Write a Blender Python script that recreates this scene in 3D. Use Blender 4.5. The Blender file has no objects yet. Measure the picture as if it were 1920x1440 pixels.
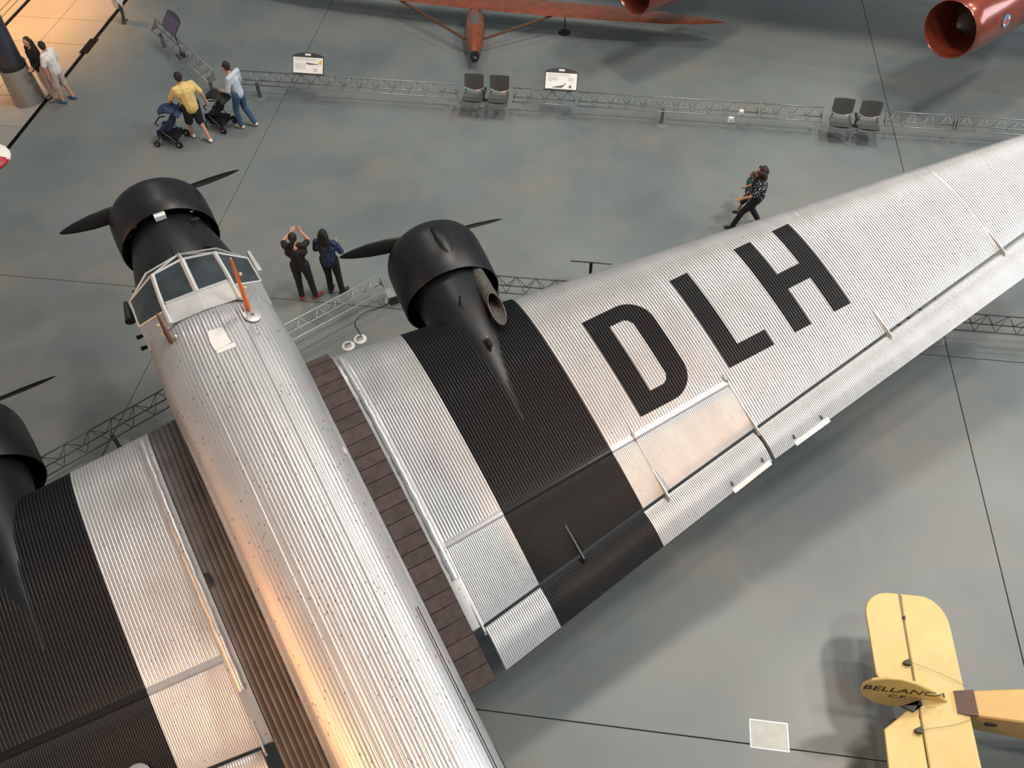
import bpy, math, random
from mathutils import Vector, Matrix
random.seed(7)
R = math.radians
C = bpy.context.scene.collection
scn = bpy.context.scene

# ------------------------------------------------------------------ camera
CAM_H = 12.4
TILT, ROLL, FPX = R(51.727), R(-1.169), 1605.8
cam_d = bpy.data.cameras.new('camera')
cam_d.sensor_width = 36.0
cam_d.lens = 36.0 * FPX / 1920.0
cam_d.clip_end = 300
cam = bpy.data.objects.new('camera', cam_d)
C.objects.link(cam)
fwd = Vector((0, math.cos(TILT), -math.sin(TILT)))
up0 = Vector((0, math.sin(TILT), math.cos(TILT)))
rt0 = Vector((1, 0, 0))
rt = math.cos(ROLL) * rt0 + math.sin(ROLL) * up0
up = -math.sin(ROLL) * rt0 + math.cos(ROLL) * up0
cam.matrix_world = Matrix(((rt.x, up.x, -fwd.x, 0), (rt.y, up.y, -fwd.y, 0),
                           (rt.z, up.z, -fwd.z, CAM_H), (0, 0, 0, 1)))
scn.camera = cam

# ------------------------------------------------------------------ view, world, lights
scn.view_settings.view_transform = 'Standard'
scn.view_settings.look = 'None'
scn.view_settings.gamma = 1.0
scn.view_settings.use_curve_mapping = False
scn.view_settings.exposure = 0.08

wd = bpy.data.worlds.new('hangar_air')
scn.world = wd
wd.use_nodes = True
wd.node_tree.nodes['Background'].inputs[0].default_value = (0.70, 0.80, 0.84, 1)
wd.node_tree.nodes['Background'].inputs[1].default_value = 0.30


def aim(o, target):
    d = Vector(target) - o.location
    o.rotation_euler = d.to_track_quat('-Z', 'Y').to_euler()


def area(name, loc, target, sx, sy, energy, color):
    l = bpy.data.lights.new(name, 'AREA')
    l.shape = 'RECTANGLE'
    l.size, l.size_y, l.energy, l.color = sx, sy, energy, color
    o = bpy.data.objects.new(name, l)
    C.objects.link(o)
    o.location = loc
    aim(o, target)
    return o


def spot(name, loc, target, energy, color, angle, blend, radius):
    l = bpy.data.lights.new(name, 'SPOT')
    l.energy, l.color, l.spot_size, l.spot_blend, l.shadow_soft_size = energy, color, R(angle), blend, radius
    o = bpy.data.objects.new(name, l)
    C.objects.link(o)
    o.location = loc
    aim(o, target)
    return o


# high-bay lamps under the hangar roof
for hx, hy, hp in ((-7, 22, 800), (4, 15, 1900), (14, 10, 2300), (9, 2, 1700), (17, 22, 700)):
    area('hangar_lamp', (hx, hy, 23), (hx, hy, 0), 2.2, 2.2, hp, (1.0, 0.90, 0.80))
area('hangar_lamp', (20.0, 17.3, 22.3), (5, 10, 3), 0.7, 0.7, 900, (1.0, 0.90, 0.80))
# evening light in the glazed end wall of the hangar, low on the left
area('evening_window', (-25.6, -4.8, 10.0), (-2.5, 5.2, 3.4), 10, 15, 2300, (1.0, 0.42, 0.13))
# warm lamp under the visitors' walkway, beside the camera
spot('walkway_lamp', (-7.27, -1.84, 8.80), (-1.61, 3.00, 3.26), 2700, (1.0, 0.47, 0.20), 58, 1.0, 0.8)
# daylight from the high windows on the right
area('window_daylight', (33, 14, 13), (0, 8, 2), 16, 7, 2600, (0.80, 0.88, 1.0))
# warm display lamp over the paved aisle at the top left
spot('aisle_lamp', (-17.2, 25.0, 9.5), (-14.9, 23.4, 0), 11500, (1.0, 0.46, 0.11), 54, 0.9, 0.5)


# ------------------------------------------------------------------ node helper
class S:
    nt = None

    def __init__(s, v): s.v = v

    @staticmethod
    def m(op, *a):
        n = S.nt.nodes.new('ShaderNodeMath')
        n.operation = op
        for i, x in enumerate(a):
            x = x.v if isinstance(x, S) else x
            if isinstance(x, (int, float)):
                n.inputs[i].default_value = x
            else:
                S.nt.links.new(x, n.inputs[i])
        return S(n.outputs[0])

    def __add__(s, o): return S.m('ADD', s, o)
    def __radd__(s, o): return S.m('ADD', s, o)
    def __sub__(s, o): return S.m('SUBTRACT', s, o)
    def __rsub__(s, o): return S.m('SUBTRACT', o, s)
    def __mul__(s, o): return S.m('MULTIPLY', s, o)
    def __rmul__(s, o): return S.m('MULTIPLY', s, o)
    def gt(s, o): return S.m('GREATER_THAN', s, o)
    def lt(s, o): return S.m('LESS_THAN', s, o)
    def abs(s): return S.m('ABSOLUTE', s)
    def max(s, o): return S.m('MAXIMUM', s, o)


MATS = {}


def mat(name, col, rough=0.5, metal=0.0, var=0.0, vscale=6.0, bump=0.0, bscale=40.0, coat=0.0, spec=0.5, trans=0.0):
    if name in MATS:
        return MATS[name]
    m = bpy.data.materials.new(name)
    m.use_nodes = True
    nt = m.node_tree
    b = nt.nodes['Principled BSDF']
    b.inputs['Base Color'].default_value = (*col, 1)
    b.inputs['Roughness'].default_value = rough
    b.inputs['Metallic'].default_value = metal
    b.inputs['Coat Weight'].default_value = coat
    b.inputs['Specular IOR Level'].default_value = spec
    b.inputs['Transmission Weight'].default_value = trans
    if var or bump:
        tc = nt.nodes.new('ShaderNodeTexCoord')
    if var:
        nz = nt.nodes.new('ShaderNodeTexNoise')
        nz.inputs['Scale'].default_value = vscale
        nz.inputs['Detail'].default_value = 5
        nt.links.new(tc.outputs['Object'], nz.inputs['Vector'])
        mr = nt.nodes.new('ShaderNodeMapRange')
        mr.inputs['From Min'].default_value = 0.3
        mr.inputs['From Max'].default_value = 0.7
        mr.inputs['To Min'].default_value = 1 - var
        mr.inputs['To Max'].default_value = 1 + var
        nt.links.new(nz.outputs['Fac'], mr.inputs['Value'])
        mx = nt.nodes.new('ShaderNodeMix')
        mx.data_type = 'RGBA'
        mx.blend_type = 'MULTIPLY'
        mx.inputs['Factor'].default_value = 1
        mx.inputs['A'].default_value = (*col, 1)
        nt.links.new(mr.outputs[0], mx.inputs['B'])
        nt.links.new(mx.outputs['Result'], b.inputs['Base Color'])
    if bump:
        nb = nt.nodes.new('ShaderNodeTexNoise')
        nb.inputs['Scale'].default_value = bscale
        nt.links.new(tc.outputs['Object'], nb.inputs['Vector'])
        bp = nt.nodes.new('ShaderNodeBump')
        bp.inputs['Strength'].default_value = bump
        bp.inputs['Distance'].default_value = 0.02
        nt.links.new(nb.outputs['Fac'], bp.inputs['Height'])
        nt.links.new(bp.outputs[0], b.inputs['Normal'])
    MATS[name] = m
    return m


# aircraft metal with painted black bands and the letters D L H on the right wing
def make_skin(name, painted):
    m = bpy.data.materials.new(name)
    m.use_nodes = True
    nt = m.node_tree
    S.nt = nt
    b = nt.nodes['Principled BSDF']
    tc = nt.nodes.new('ShaderNodeTexCoord')
    sp = nt.nodes.new('ShaderNodeSeparateXYZ')
    nt.links.new(tc.outputs['Object'], sp.inputs[0])
    x, y = S(sp.outputs[0]), S(sp.outputs[1])
    nz = nt.nodes.new('ShaderNodeTexNoise')
    mp = nt.nodes.new('ShaderNodeMapping')
    mp.inputs['Scale'].default_value = (1.0, 2.0, 2.0)
    nt.links.new(tc.outputs['Object'], mp.inputs[0])
    nt.links.new(mp.outputs[0], nz.inputs['Vector'])
    nz.inputs['Scale'].default_value = 1.6
    nz.inputs['Detail'].default_value = 6
    ramp = nt.nodes.new('ShaderNodeValToRGB')
    ramp.color_ramp.elements[0].position = 0.35
    ramp.color_ramp.elements[0].color = (0.43, 0.435, 0.44, 1)
    ramp.color_ramp.elements[1].position = 0.70
    ramp.color_ramp.elements[1].color = (0.50, 0.505, 0.51, 1)
    nt.links.new(nz.outputs['Fac'], ramp.inputs[0])
    # small dark scuffs and rivet grime stretched along the corrugation
    mp2 = nt.nodes.new('ShaderNodeMapping')
    mp2.inputs['Scale'].default_value = (9.0, 20.0, 6.0)
    nt.links.new(tc.outputs['Object'], mp2.inputs[0])
    vo = nt.nodes.new('ShaderNodeTexVoronoi')
    vo.inputs['Scale'].default_value = 1.0
    nt.links.new(mp2.outputs[0], vo.inputs['Vector'])
    spk = S.m('LESS_THAN', S(vo.outputs['Distance']), 0.11 if painted else 0.15)
    nz2 = nt.nodes.new('ShaderNodeTexNoise')
    nz2.inputs['Scale'].default_value = 2.2
    nt.links.new(tc.outputs['Object'], nz2.inputs['Vector'])
    spk = spk * S.m('GREATER_THAN', S(nz2.outputs['Fac']), 0.54 if painted else 0.48) * 0.8
    mxs = nt.nodes.new('ShaderNodeMix')
    mxs.data_type = 'RGBA'
    nt.links.new(spk.v, mxs.inputs['Factor'])
    nt.links.new(ramp.outputs[0], mxs.inputs['A'])
    mxs.inputs['B'].default_value = (0.10, 0.09, 0.08, 1)
    col = mxs.outputs['Result']
    if painted:
        ay = y.abs()
        mask = ay.gt(2.375) * ay.lt(4.115)

        def rect(x0, x1, y0, y1): return x.gt(x0) * x.lt(x1) * y.gt(y0) * y.lt(y1)

        def dshape(x0, x1, y0, y1, r):
            cx, hx = (x0 + x1) / 2, (x1 - x0) / 2
            qx = ((x - cx).abs() - (hx - r)).max(0.0)
            qy = (y - (y1 - r)).max(0.0)
            return (qx * qx + qy * qy).lt(r * r) * (x - cx).abs().lt(hx) * y.gt(y0)
        D = dshape(5.17, 6.80, 4.725, 5.715, 0.42) * (1.0 - dshape(5.425, 6.535, 5.05, 5.385, 0.14))
        L = rect(5.175, 6.775, 6.27, 6.59).max(rect(6.515, 6.775, 6.27, 7.085))
        Hh = rect(5.165, 6.762, 7.465, 7.785).max(rect(5.165, 6.762, 8.205, 8.53)).max(rect(5.855, 6.137, 7.465, 8.53))
        mask = mask.max(D).max(L).max(Hh)
        mxp = nt.nodes.new('ShaderNodeMix')
        mxp.data_type = 'RGBA'
        nt.links.new(mask.v, mxp.inputs['Factor'])
        nt.links.new(col, mxp.inputs['A'])
        mxp.inputs['B'].default_value = (0.0045, 0.0055, 0.0070, 1)
        col = mxp.outputs['Result']
        met = 0.55 * (1.0 - mask)
        nt.links.new(met.v, b.inputs['Metallic'])
        ro = 0.34 + 0.12 * mask
        sl_ = 0.5 - 0.25 * mask
        nt.links.new(sl_.v, b.inputs['Specular IOR Level'])
        nt.links.new(ro.v, b.inputs['Roughness'])
    else:
        b.inputs['Metallic'].default_value = 0.55
        b.inputs['Roughness'].default_value = 0.36
    b.inputs['Coat Weight'].default_value = 0.22
    if painted:
        cwt = 0.22 - 0.17 * mask
        nt.links.new(cwt.v, b.inputs['Coat Weight'])
    b.inputs['Coat Roughness'].default_value = 0.12
    nt.links.new(col, b.inputs['Base Color'])
    return m


def make_concrete(name, c0, c1, c2, rough, scale):
    m = bpy.data.materials.new(name)
    m.use_nodes = True
    nt = m.node_tree
    b = nt.nodes['Principled BSDF']
    ge = nt.nodes.new('ShaderNodeNewGeometry')
    def noise(sc, det, rgh):
        n = nt.nodes.new('ShaderNodeTexNoise')
        n.inputs['Scale'].default_value = sc
        n.inputs['Detail'].default_value = det
        n.inputs['Roughness'].default_value = rgh
        nt.links.new(ge.outputs['Position'], n.inputs['Vector'])
        return n
    n1 = noise(scale, 4, 0.55)
    n2 = noise(scale * 2.3, 6, 0.6)
    r1 = nt.nodes.new('ShaderNodeValToRGB')
    r1.color_ramp.elements[0].position = 0.36
    r1.color_ramp.elements[0].color = (*c0, 1)
    r1.color_ramp.elements[1].position = 0.66
    r1.color_ramp.elements[1].color = (*c1, 1)
    nt.links.new(n1.outputs['Fac'], r1.inputs[0])
    mx = nt.nodes.new('ShaderNodeMix')
    mx.data_type = 'RGBA'
    r2 = nt.nodes.new('ShaderNodeMapRange')
    r2.inputs['From Min'].default_value = 0.44
    r2.inputs['From Max'].default_value = 0.68
    r2.inputs['To Max'].default_value = 0.75
    nt.links.new(n2.outputs['Fac'], r2.inputs['Value'])
    nt.links.new(r2.outputs[0], mx.inputs['Factor'])
    nt.links.new(r1.outputs[0], mx.inputs['A'])
    mx.inputs['B'].default_value = (*c2, 1)
    nt.links.new(mx.outputs['Result'], b.inputs['Base Color'])
    rr = nt.nodes.new('ShaderNodeMapRange')
    rr.inputs['To Min'].default_value = rough - 0.10
    rr.inputs['To Max'].default_value = rough + 0.12
    nt.links.new(n2.outputs['Fac'], rr.inputs['Value'])
    nt.links.new(rr.outputs[0], b.inputs['Roughness'])
    MATS[name] = m
    return m


SKIN = make_skin('silver_skin', False)
PSKIN = make_skin('painted_wing_skin', True)
BLACK = mat('black_paint', (0.008, 0.009, 0.011), 0.40, 0.0, 0.25, 3.0, spec=0.4)
DARKIN = mat('dark_interior', (0.006, 0.006, 0.006), 0.8)
PROP = mat('propeller_black', (0.010, 0.010, 0.009), 0.45)
STEEL = mat('brushed_steel', (0.42, 0.43, 0.42), 0.38, 0.8, 0.15, 20)
PIPE = mat('exhaust_steel', (0.105, 0.10, 0.092), 0.5, 0.3, 0.3, 12)
GREYP = mat('grey_paint', (0.50, 0.51, 0.50), 0.42, 0.1, 0.08, 5)
WHITE = mat('white_paint', (0.80, 0.80, 0.78), 0.45, 0, 0.05)
RUBBER = mat('black_rubber', (0.012, 0.012, 0.012), 0.7)
GLASS = mat('tinted_glass', (0.035, 0.045, 0.05), 0.10, 0.0, 0.5, 2.5, spec=0.6)
CONC = make_concrete('polished_concrete', (0.118, 0.146, 0.152), (0.188, 0.216, 0.214), (0.205, 0.200, 0.178), 0.40, 0.22)
PAVE = make_concrete('pale_paving', (0.26, 0.245, 0.22), (0.33, 0.31, 0.28), (0.30, 0.28, 0.25), 0.45, 0.35)
JOINT = mat('joint_filler', (0.09, 0.088, 0.082), 0.9)
ALU = mat('barrier_aluminium', (0.30, 0.31, 0.30), 0.42, 0.75)
DARKM = mat('dark_metal', (0.035, 0.036, 0.036), 0.45, 0.4)


# ------------------------------------------------------------------ mesh helpers
class MB:
    def __init__(s):
        s.v, s.f, s.mi, s.cur = [], [], [], 0

    def add(s, vs, fs):
        o = len(s.v)
        s.v += [tuple(p) for p in vs]
        s.f += [tuple(i + o for i in f) for f in fs]
        s.mi += [s.cur] * len(fs)
        return s

    def box(s, lo, hi, M=None):
        x0, y0, z0 = lo
        x1, y1, z1 = hi
        vs = [(x0, y0, z0), (x1, y0, z0), (x1, y1, z0), (x0, y1, z0), (x0, y0, z1), (x1, y0, z1), (x1, y1, z1), (x0, y1, z1)]
        if M is not None:
            vs = [M @ Vector(p) for p in vs]
        return s.add(vs, [(0, 3, 2, 1), (4, 5, 6, 7), (0, 1, 5, 4), (1, 2, 6, 5), (2, 3, 7, 6), (3, 0, 4, 7)])

    def loft(s, rings, cap=True, close=True):
        n = len(rings[0])
        vs = [p for r in rings for p in r]
        fs = []
        for i in range(len(rings) - 1):
            for j in range(n if close else n - 1):
                k = (j + 1) % n
                fs.append((i * n + j, i * n + k, (i + 1) * n + k, (i + 1) * n + j))
        if cap:
            fs.append(tuple(range(n - 1, -1, -1)))
            o = (len(rings) - 1) * n
            fs.append(tuple(range(o, o + n)))
        return s.add(vs, fs)

    def tube(s, path, rad, n=8, cap=True):
        path = [Vector(p) for p in path]
        if isinstance(rad, (int, float)):
            rad = [rad] * len(path)
        rings = []
        ref = None
        for i, p in enumerate(path):
            t = (path[min(i + 1, len(path) - 1)] - path[max(i - 1, 0)]).normalized()
            if ref is None:
                ref = Vector((0, 0, 1)) if abs(t.z) < 0.9 else Vector((1, 0, 0))
            u = (ref - t * ref.dot(t)).normalized()
            w = t.cross(u)
            ref = u
            rings.append([p + (u * math.cos(a) + w * math.sin(a)) * rad[i] for a in [2 * math.pi * k / n for k in range(n)]])
        return s.loft(rings, cap)

    def lathe(s, prof, n=32, M=None, axis='x'):
        # prof: (along axis, radius)
        rings = []
        for a, r in prof:
            ring = []
            for k in range(n):
                t = 2 * math.pi * k / n
                p = Vector((a, r * math.cos(t), r * math.sin(t))) if axis == 'x' else Vector((r * math.cos(t), r * math.sin(t), a))
                ring.append(M @ p if M is not None else p)
            rings.append(ring)
        return s.loft(rings, True)

    def prism(s, poly, z0, z1, M=None):
        n = len(poly)
        vs = [Vector((x, y, z0)) for x, y in poly] + [Vector((x, y, z1)) for x, y in poly]
        if M is not None:
            vs = [M @ p for p in vs]
        fs = [tuple(range(n - 1, -1, -1)), tuple(range(n, 2 * n))]
        for j in range(n):
            k = (j + 1) % n
            fs.append((j, k, n + k, n + j))
        return s.add(vs, fs)

    def ell(s, c, r, n=12, m=8, M=None):
        c = Vector(c)
        rings = []
        for i in range(m + 1):
            ph = math.pi * i / m
            sr = max(math.sin(ph), 0.02)
            rings.append([c + Vector((r[0] * sr * math.cos(2 * math.pi * k / n), r[1] * sr * math.sin(2 * math.pi * k / n), -r[2] * math.cos(ph))) for k in range(n)])
        if M is not None:
            rings = [[M @ p for p in rg] for rg in rings]
        return s.loft(rings, True)

    def mesh(s, name, mats, smooth=True, flip=False):
        me = bpy.data.meshes.new(name)
        fs = [tuple(reversed(f)) for f in s.f] if flip else s.f
        me.from_pydata([tuple(p) for p in s.v], [], fs)
        for m in mats:
            me.materials.append(m)
        if len(mats) > 1:
            me.polygons.foreach_set('material_index', s.mi)
        if smooth is not False:
            me.polygons.foreach_set('use_smooth', [True] * len(me.polygons))
            if smooth is not True:
                me.set_sharp_from_angle(angle=R(smooth))
        me.update()
        return me


def link(name, me, parent=None, loc=None, rot=None):
    o = bpy.data.objects.new(name, me)
    C.objects.link(o)
    if parent is not None:
        o.parent = parent
    if loc is not None:
        o.location = loc
    if rot is not None:
        o.rotation_euler = rot
    return o


def obj(name, mb, m, parent=None, smooth=40, loc=None, rot=None, flip=False, label=None):
    ms = m if isinstance(m, (list, tuple)) else [m]
    o = link(name, mb.mesh(name, ms, smooth, flip), parent, loc, rot)
    if label:
        o['label'] = label
    return o


def tag(o, label, cat, group=None, kind=None):
    o['label'] = label
    o['category'] = cat
    if group:
        o['group'] = group
    if kind:
        o['kind'] = kind
    return o


def thing(name, label, cat, loc=(0, 0, 0), rz=0.0, group=None):
    o = bpy.data.objects.new(name, None)
    o.empty_display_size = 0.3
    C.objects.link(o)
    o.location = loc
    o.rotation_euler = (0, 0, rz)
    return tag(o, label, cat, group)


def copy_tree(o, parent=None):
    c = o.copy()
    C.objects.link(c)
    c.parent = parent
    for ch in list(o.children):
        copy_tree(ch, c)
    return c


def text_mesh(txt, size, depth=0.0, align='CENTER'):
    cu = bpy.data.curves.new('text', 'FONT')
    cu.body = txt
    cu.size = size
    cu.extrude = depth
    cu.align_x = align
    cu.resolution_u = 3
    to = bpy.data.objects.new('text', cu)
    C.objects.link(to)
    dg = bpy.context.evaluated_depsgraph_get()
    me = bpy.data.meshes.new_from_object(to.evaluated_get(dg))
    bpy.data.objects.remove(to)
    bpy.data.curves.remove(cu)
    return me


# ================================================================== FLOOR
YA = R(8.2174)


def G(gx, gy, z=0.0):     # floor-grid coordinates to world
    return Vector((gx * math.cos(YA) + gy * math.sin(YA), -gx * math.sin(YA) + gy * math.cos(YA), z))


GM = Matrix.Rotation(-YA, 4, 'Z')
fl = MB()
fl.box((-30, -16, -0.40), (34, 42, -0.05), GM)
floor = obj('floor', fl, JOINT, smooth=False)
floor['kind'] = 'structure'
floor['label'] = 'polished grey hangar floor in large slabs'


def slab(name, x0, x1, y0, y1, m, g=0.007, top=0.0):
    c = ((x0 + x1) / 2, (y0 + y1) / 2)
    hx, hy = (x1 - x0) / 2 - g, (y1 - y0) / 2 - g
    mb = MB()
    b = 0.005
    mb.loft([[(-hx, -hy, -0.05), (hx, -hy, -0.05), (hx, hy, -0.05), (-hx, hy, -0.05)],
             [(-hx, -hy, top - b), (hx, -hy, top - b), (hx, hy, top - b), (-hx, hy, top - b)],
             [(-hx + b, -hy + b, top), (hx - b, -hy + b, top), (hx - b, hy - b, top), (-hx + b, hy - b, top)]])
    return obj(name, mb, m, floor, smooth=False, loc=G(*c), rot=(0, 0, -YA))


bx = [-14.205, -8.29, 6.66, 21.6, 34]
by = [-16, -11.23, -3.72, 3.79, 11.30, 26.3, 42]
for i in range(len(bx) - 1):
    for j in range(len(by) - 1):
        slab('floor_slab', bx[i], bx[i + 1], by[j], by[j + 1], CONC)
# paved aisle beyond the drain
pcol = [-14.315, -15.70, -17.04]
prow = [9.99 + 1.245 * k for k in range(15)]
for i in range(2):
    for j in range(len(prow) - 1):
        slab('paving_slab', pcol[i + 1], pcol[i], prow[j], prow[j + 1], PAVE, 0.006)
for a, b_ in ((-17.40, -17.16), (-17.62, -17.42), (-20.0, -17.64), (-24, -20.0), (-30, -24)):
    for j in range(0, len(prow) - 1, 2 if a > -17.63 else 7):
        slab('paving_slab', a, b_, prow[j], prow[min(j + (2 if a > -17.63 else 7), len(prow) - 1)], PAVE, 0.006)
slab('paving_slab', -30, -14.38, -16, prow[0], PAVE)
slab('paving_slab', -30, -14.38, prow[-1], 42, PAVE)
DRAINM = mat('drain_iron', (0.006, 0.006, 0.006), 0.8, spec=0.1)
# slot drain with grating between slab floor and aisle
for k, (x0, x1) in enumerate(((-14.31, -14.21), (-17.14, -17.06))):
    dr = thing('floor_drain', ['dark slot drain along the edge of the grey floor', 'narrow dark slot drain beside the far column aisle'][k], 'drain', G((x0 + x1) / 2, 19.5, -0.045), -YA)
    dr['kind'] = 'structure'
    w = (x1 - x0) / 2 - 0.01
    m = MB()
    m.box((-w, -9.4, 0), (-w + 0.02, 9.0, 0.044))
    m.box((w - 0.02, -9.4, 0), (w, 9.0, 0.044))
    obj('drain_edge', m, DRAINM, dr, False)
    m = MB()
    for q in range(115):
        yy = -9.4 + q * 0.16
        m.box((-w + 0.02, yy, 0.006), (w - 0.02, yy + 0.148, 0.034))
    gr = obj('drain_grate', m, DRAINM, dr, False)
    gr['kind'] = 'stuff'
dc = MB()
dc.box((-0.12, -0.36, 0), (0.12, 0.36, 0.012))
dcv = obj('drain_cover', dc, DRAINM, None, False, loc=G(-14.26, 19.9, 0.0), rot=(0, 0, -YA))
tag(dcv, 'dark rectangular cover plate set on the slot drain', 'cover')

# pale steel hatch in the floor bottom right
hp = thing('floor_hatch', 'pale square metal hatch plate in the floor near the yellow tail', 'hatch', (3.47, 3.48, 0.0), -YA)
m = MB()
m.box((-0.25, -0.18, 0.0), (0.25, 0.18, 0.006))
obj('hatch_plate', m, mat('pale_hatch', (0.36, 0.37, 0.34), 0.5, 0.3, 0.1, 8), hp, False)
m = MB()
m.box((-0.265, -0.195, 0.0), (0.265, 0.195, 0.003))
obj('hatch_rim', m, STEEL, hp, False)

# ================================================================== TRIMOTOR AIRCRAFT
# local frame: x aft from the centre propeller, y to the right wing, z up from the propeller axis
AYAW, APIT = R(-28.78), R(8.28)
hx_, hy_ = math.sin(AYAW), math.cos(AYAW)
cp, sp_ = math.cos(APIT), math.sin(APIT)
AFT = Vector((-cp * hx_, -cp * hy_, -sp_))
RGT = Vector((hy_, -hx_, 0))
UPV = Vector((-sp_ * hx_, -sp_ * hy_, cp))
A0 = Vector((-5.5826, 10.6572, 3.7108))
BASE = Vector((4.0, 0.0, -3.168))
root_loc = A0 + AFT * BASE.x + RGT * BASE.y + UPV * BASE.z
plane = bpy.data.objects.new('trimotor_airplane', None)
C.objects.link(plane)
plane.matrix_world = Matrix(((AFT.x, RGT.x, UPV.x, root_loc.x), (AFT.y, RGT.y, UPV.y, root_loc.y),
                             (AFT.z, RGT.z, UPV.z, root_loc.z), (0, 0, 0, 1)))
tag(plane, 'corrugated silver three-engine airplane with black wing bands and letters DLH', 'airplane')


def part(name, mb, m, parent=None, smooth=40, flip=False, label=None):
    """mesh in aircraft coordinates as a part (parent None) or a sub-part"""
    o = obj(name, mb, m, parent or plane, smooth, flip=flip, label=label)
    if parent is None:
        o.location = -BASE
    return o


def fw(x):      # fuselage half width
    if x < 4:
        return 0.80 + 0.09 * min(1, max(0, (x - 2.2) / 1.8))
    if x < 11:
        return 0.8907 - 0.0177 * (x - 4)
    return 0.767 - 0.082 * (x - 11)


def ftop(x):
    if x < 3.1:
        return 0.72 + 0.24 * max(0, min(1, (x - 2.3) / 0.8))
    return 0.96 - 0.012 * max(0, x - 9)


def fbot(x):
    return -1.06 if x < 9 else -1.06 + (x - 9) * 0.135


def ridge(u, e=0.6):
    return abs(math.sin(math.pi * u)) ** e


# the top arc is walked by even steps of y so that ridges stay evenly sampled
def fsection2(x, ncorr):
    w, zt, zb = fw(x), ftop(x), fbot(x)
    zs = zt - 0.46
    n = 2.2
    ys = []
    nt_ = 220
    for k in range(nt_ + 1):
        ys.append(0.955 * (1 - 2 * k / nt_))
    arc = [math.cos(R(a)) ** (2 / n) for a in (4, 8, 12, 16, 20, 24)]
    arc = [a for a in arc if a > 0.957]
    yl = arc + ys + [-a for a in reversed(arc)]
    pts = []
    for k in range(5):
        pts.append((w * 0.94 * k / 4, zb, 0, -1, 0.0, 0.0))
    ns = 84
    for k in range(0, ns + 1):
        t = k / ns
        fade = min(1, min(t, 1 - t) * 12)
        pts.append((w, zb + 0.06 + (zs - zb - 0.06) * t, 1, 0, 0.010 * ncorr * fade, t * 14))
    for q in yl:
        yy = w * q
        zz = zs + (zt - zs) * max(0, 1 - abs(q) ** n) ** (1 / n)
        nx_, nz_ = math.copysign(abs(q) ** (n - 1), q) / w, (abs((zz - zs) / (zt - zs)) ** (n - 1)) / (zt - zs)
        l = math.hypot(nx_, nz_) or 1
        fade = max(0.12, min(1, (0.84 - abs(q)) / 0.3)) if abs(q) < 0.9 else 0.0
        pts.append((yy, zz, nx_ / l, nz_ / l, 0.010 * ncorr * fade, q * 18.0 + 0.5))
    for k in range(ns, -1, -1):
        t = k / ns
        fade = min(1, min(t, 1 - t) * 12)
        pts.append((-w, zb + 0.06 + (zs - zb - 0.06) * t, -1, 0, 0.010 * ncorr * fade, t * 14))
    for k in range(4, 0, -1):
        pts.append((-w * 0.94 * k / 4, zb, 0, -1, 0.0, 0.0))
    return [(x, y + ny * a * ridge(u, 0.42), z + nz * a * ridge(u, 0.42)) for y, z, ny, nz, a, u in pts]


fus = MB()
xs = [3.12, 3.14, 3.16, 3.5, 4, 4.6, 5.2, 6, 7, 8, 9, 10, 11, 12, 13.2, 14.4, 15.6, 16.8, 17.5]
fus.loft([fsection2(x, 0.0 if x < 3.15 else 1.0) for x in xs])
fuselage = part('fuselage', fus, SKIN, None, 50)


def nose_ring(x, w, zt, zb, n=2.3, k=72, zc=None):
    zc = (zt + zb) / 2 if zc is None else zc
    r = []
    for j in range(k):
        a = 2 * math.pi * j / k
        c, s = math.cos(a), math.sin(a)
        hz = (zt - zc) if s >= 0 else (zc - zb)
        r.append((x, w * math.copysign(abs(c) ** (2 / n), c), zc + hz * math.copysign(abs(s) ** (2 / n), s)))
    return r


# cabin front between hood and corrugated part, smooth skin up to the cockpit sill
cab = MB()
cab.loft([nose_ring(2.18, 0.835, 0.58, -1.02, 3.2), nose_ring(2.75, 0.855, 0.60, -1.05, 3.6), nose_ring(3.15, 0.865, 0.66, -1.06, 4.0)])
part('cockpit_tub', cab, GREYP, None, 50)
# black nose hood
hood = MB()
hood.loft([nose_ring(0.80, 0.54, 0.54, -0.56, 2.0), nose_ring(1.0, 0.60, 0.60, -0.64, 2.05), nose_ring(1.4, 0.69, 0.67, -0.78, 2.2),
           nose_ring(1.85, 0.775, 0.71, -0.92, 2.5), nose_ring(2.2, 0.838, 0.69, -1.03, 2.9), nose_ring(2.34, 0.845, 0.62, -1.04, 3.1)])
hood_o = part('nose_hood', hood, BLACK, None, 50)
for (xx, yy, zz, aa) in ((2.02, -0.33, 0.69, 0.35), (1.93, 0.26, 0.695, 0.25), (1.85, 0.42, 0.665, 0.1), (2.0, -0.72, 0.42, 0.9), (1.2, 0.42, 0.56, 0.0)):
    v = MB()
    v.ell((0, 0, 0), (0.035, 0.075, 0.022), 10, 6, Matrix.Translation((xx, yy, zz)) @ Matrix.Rotation(-aa, 4, 'Z'))
    part('hood_latch', v, DARKIN, hood_o)
sm = MB()
sm.tube([(1.6, -0.05, 0.70), (1.72, -0.055, 0.715), (1.9, -0.06, 0.722)], 0.008, 6)
part('hood_seam', sm, BLACK, hood_o)


# ---- engines
def cowl(profile, M, n=56):
    m = MB()
    m.lathe(profile, n, M)
    return m


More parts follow.
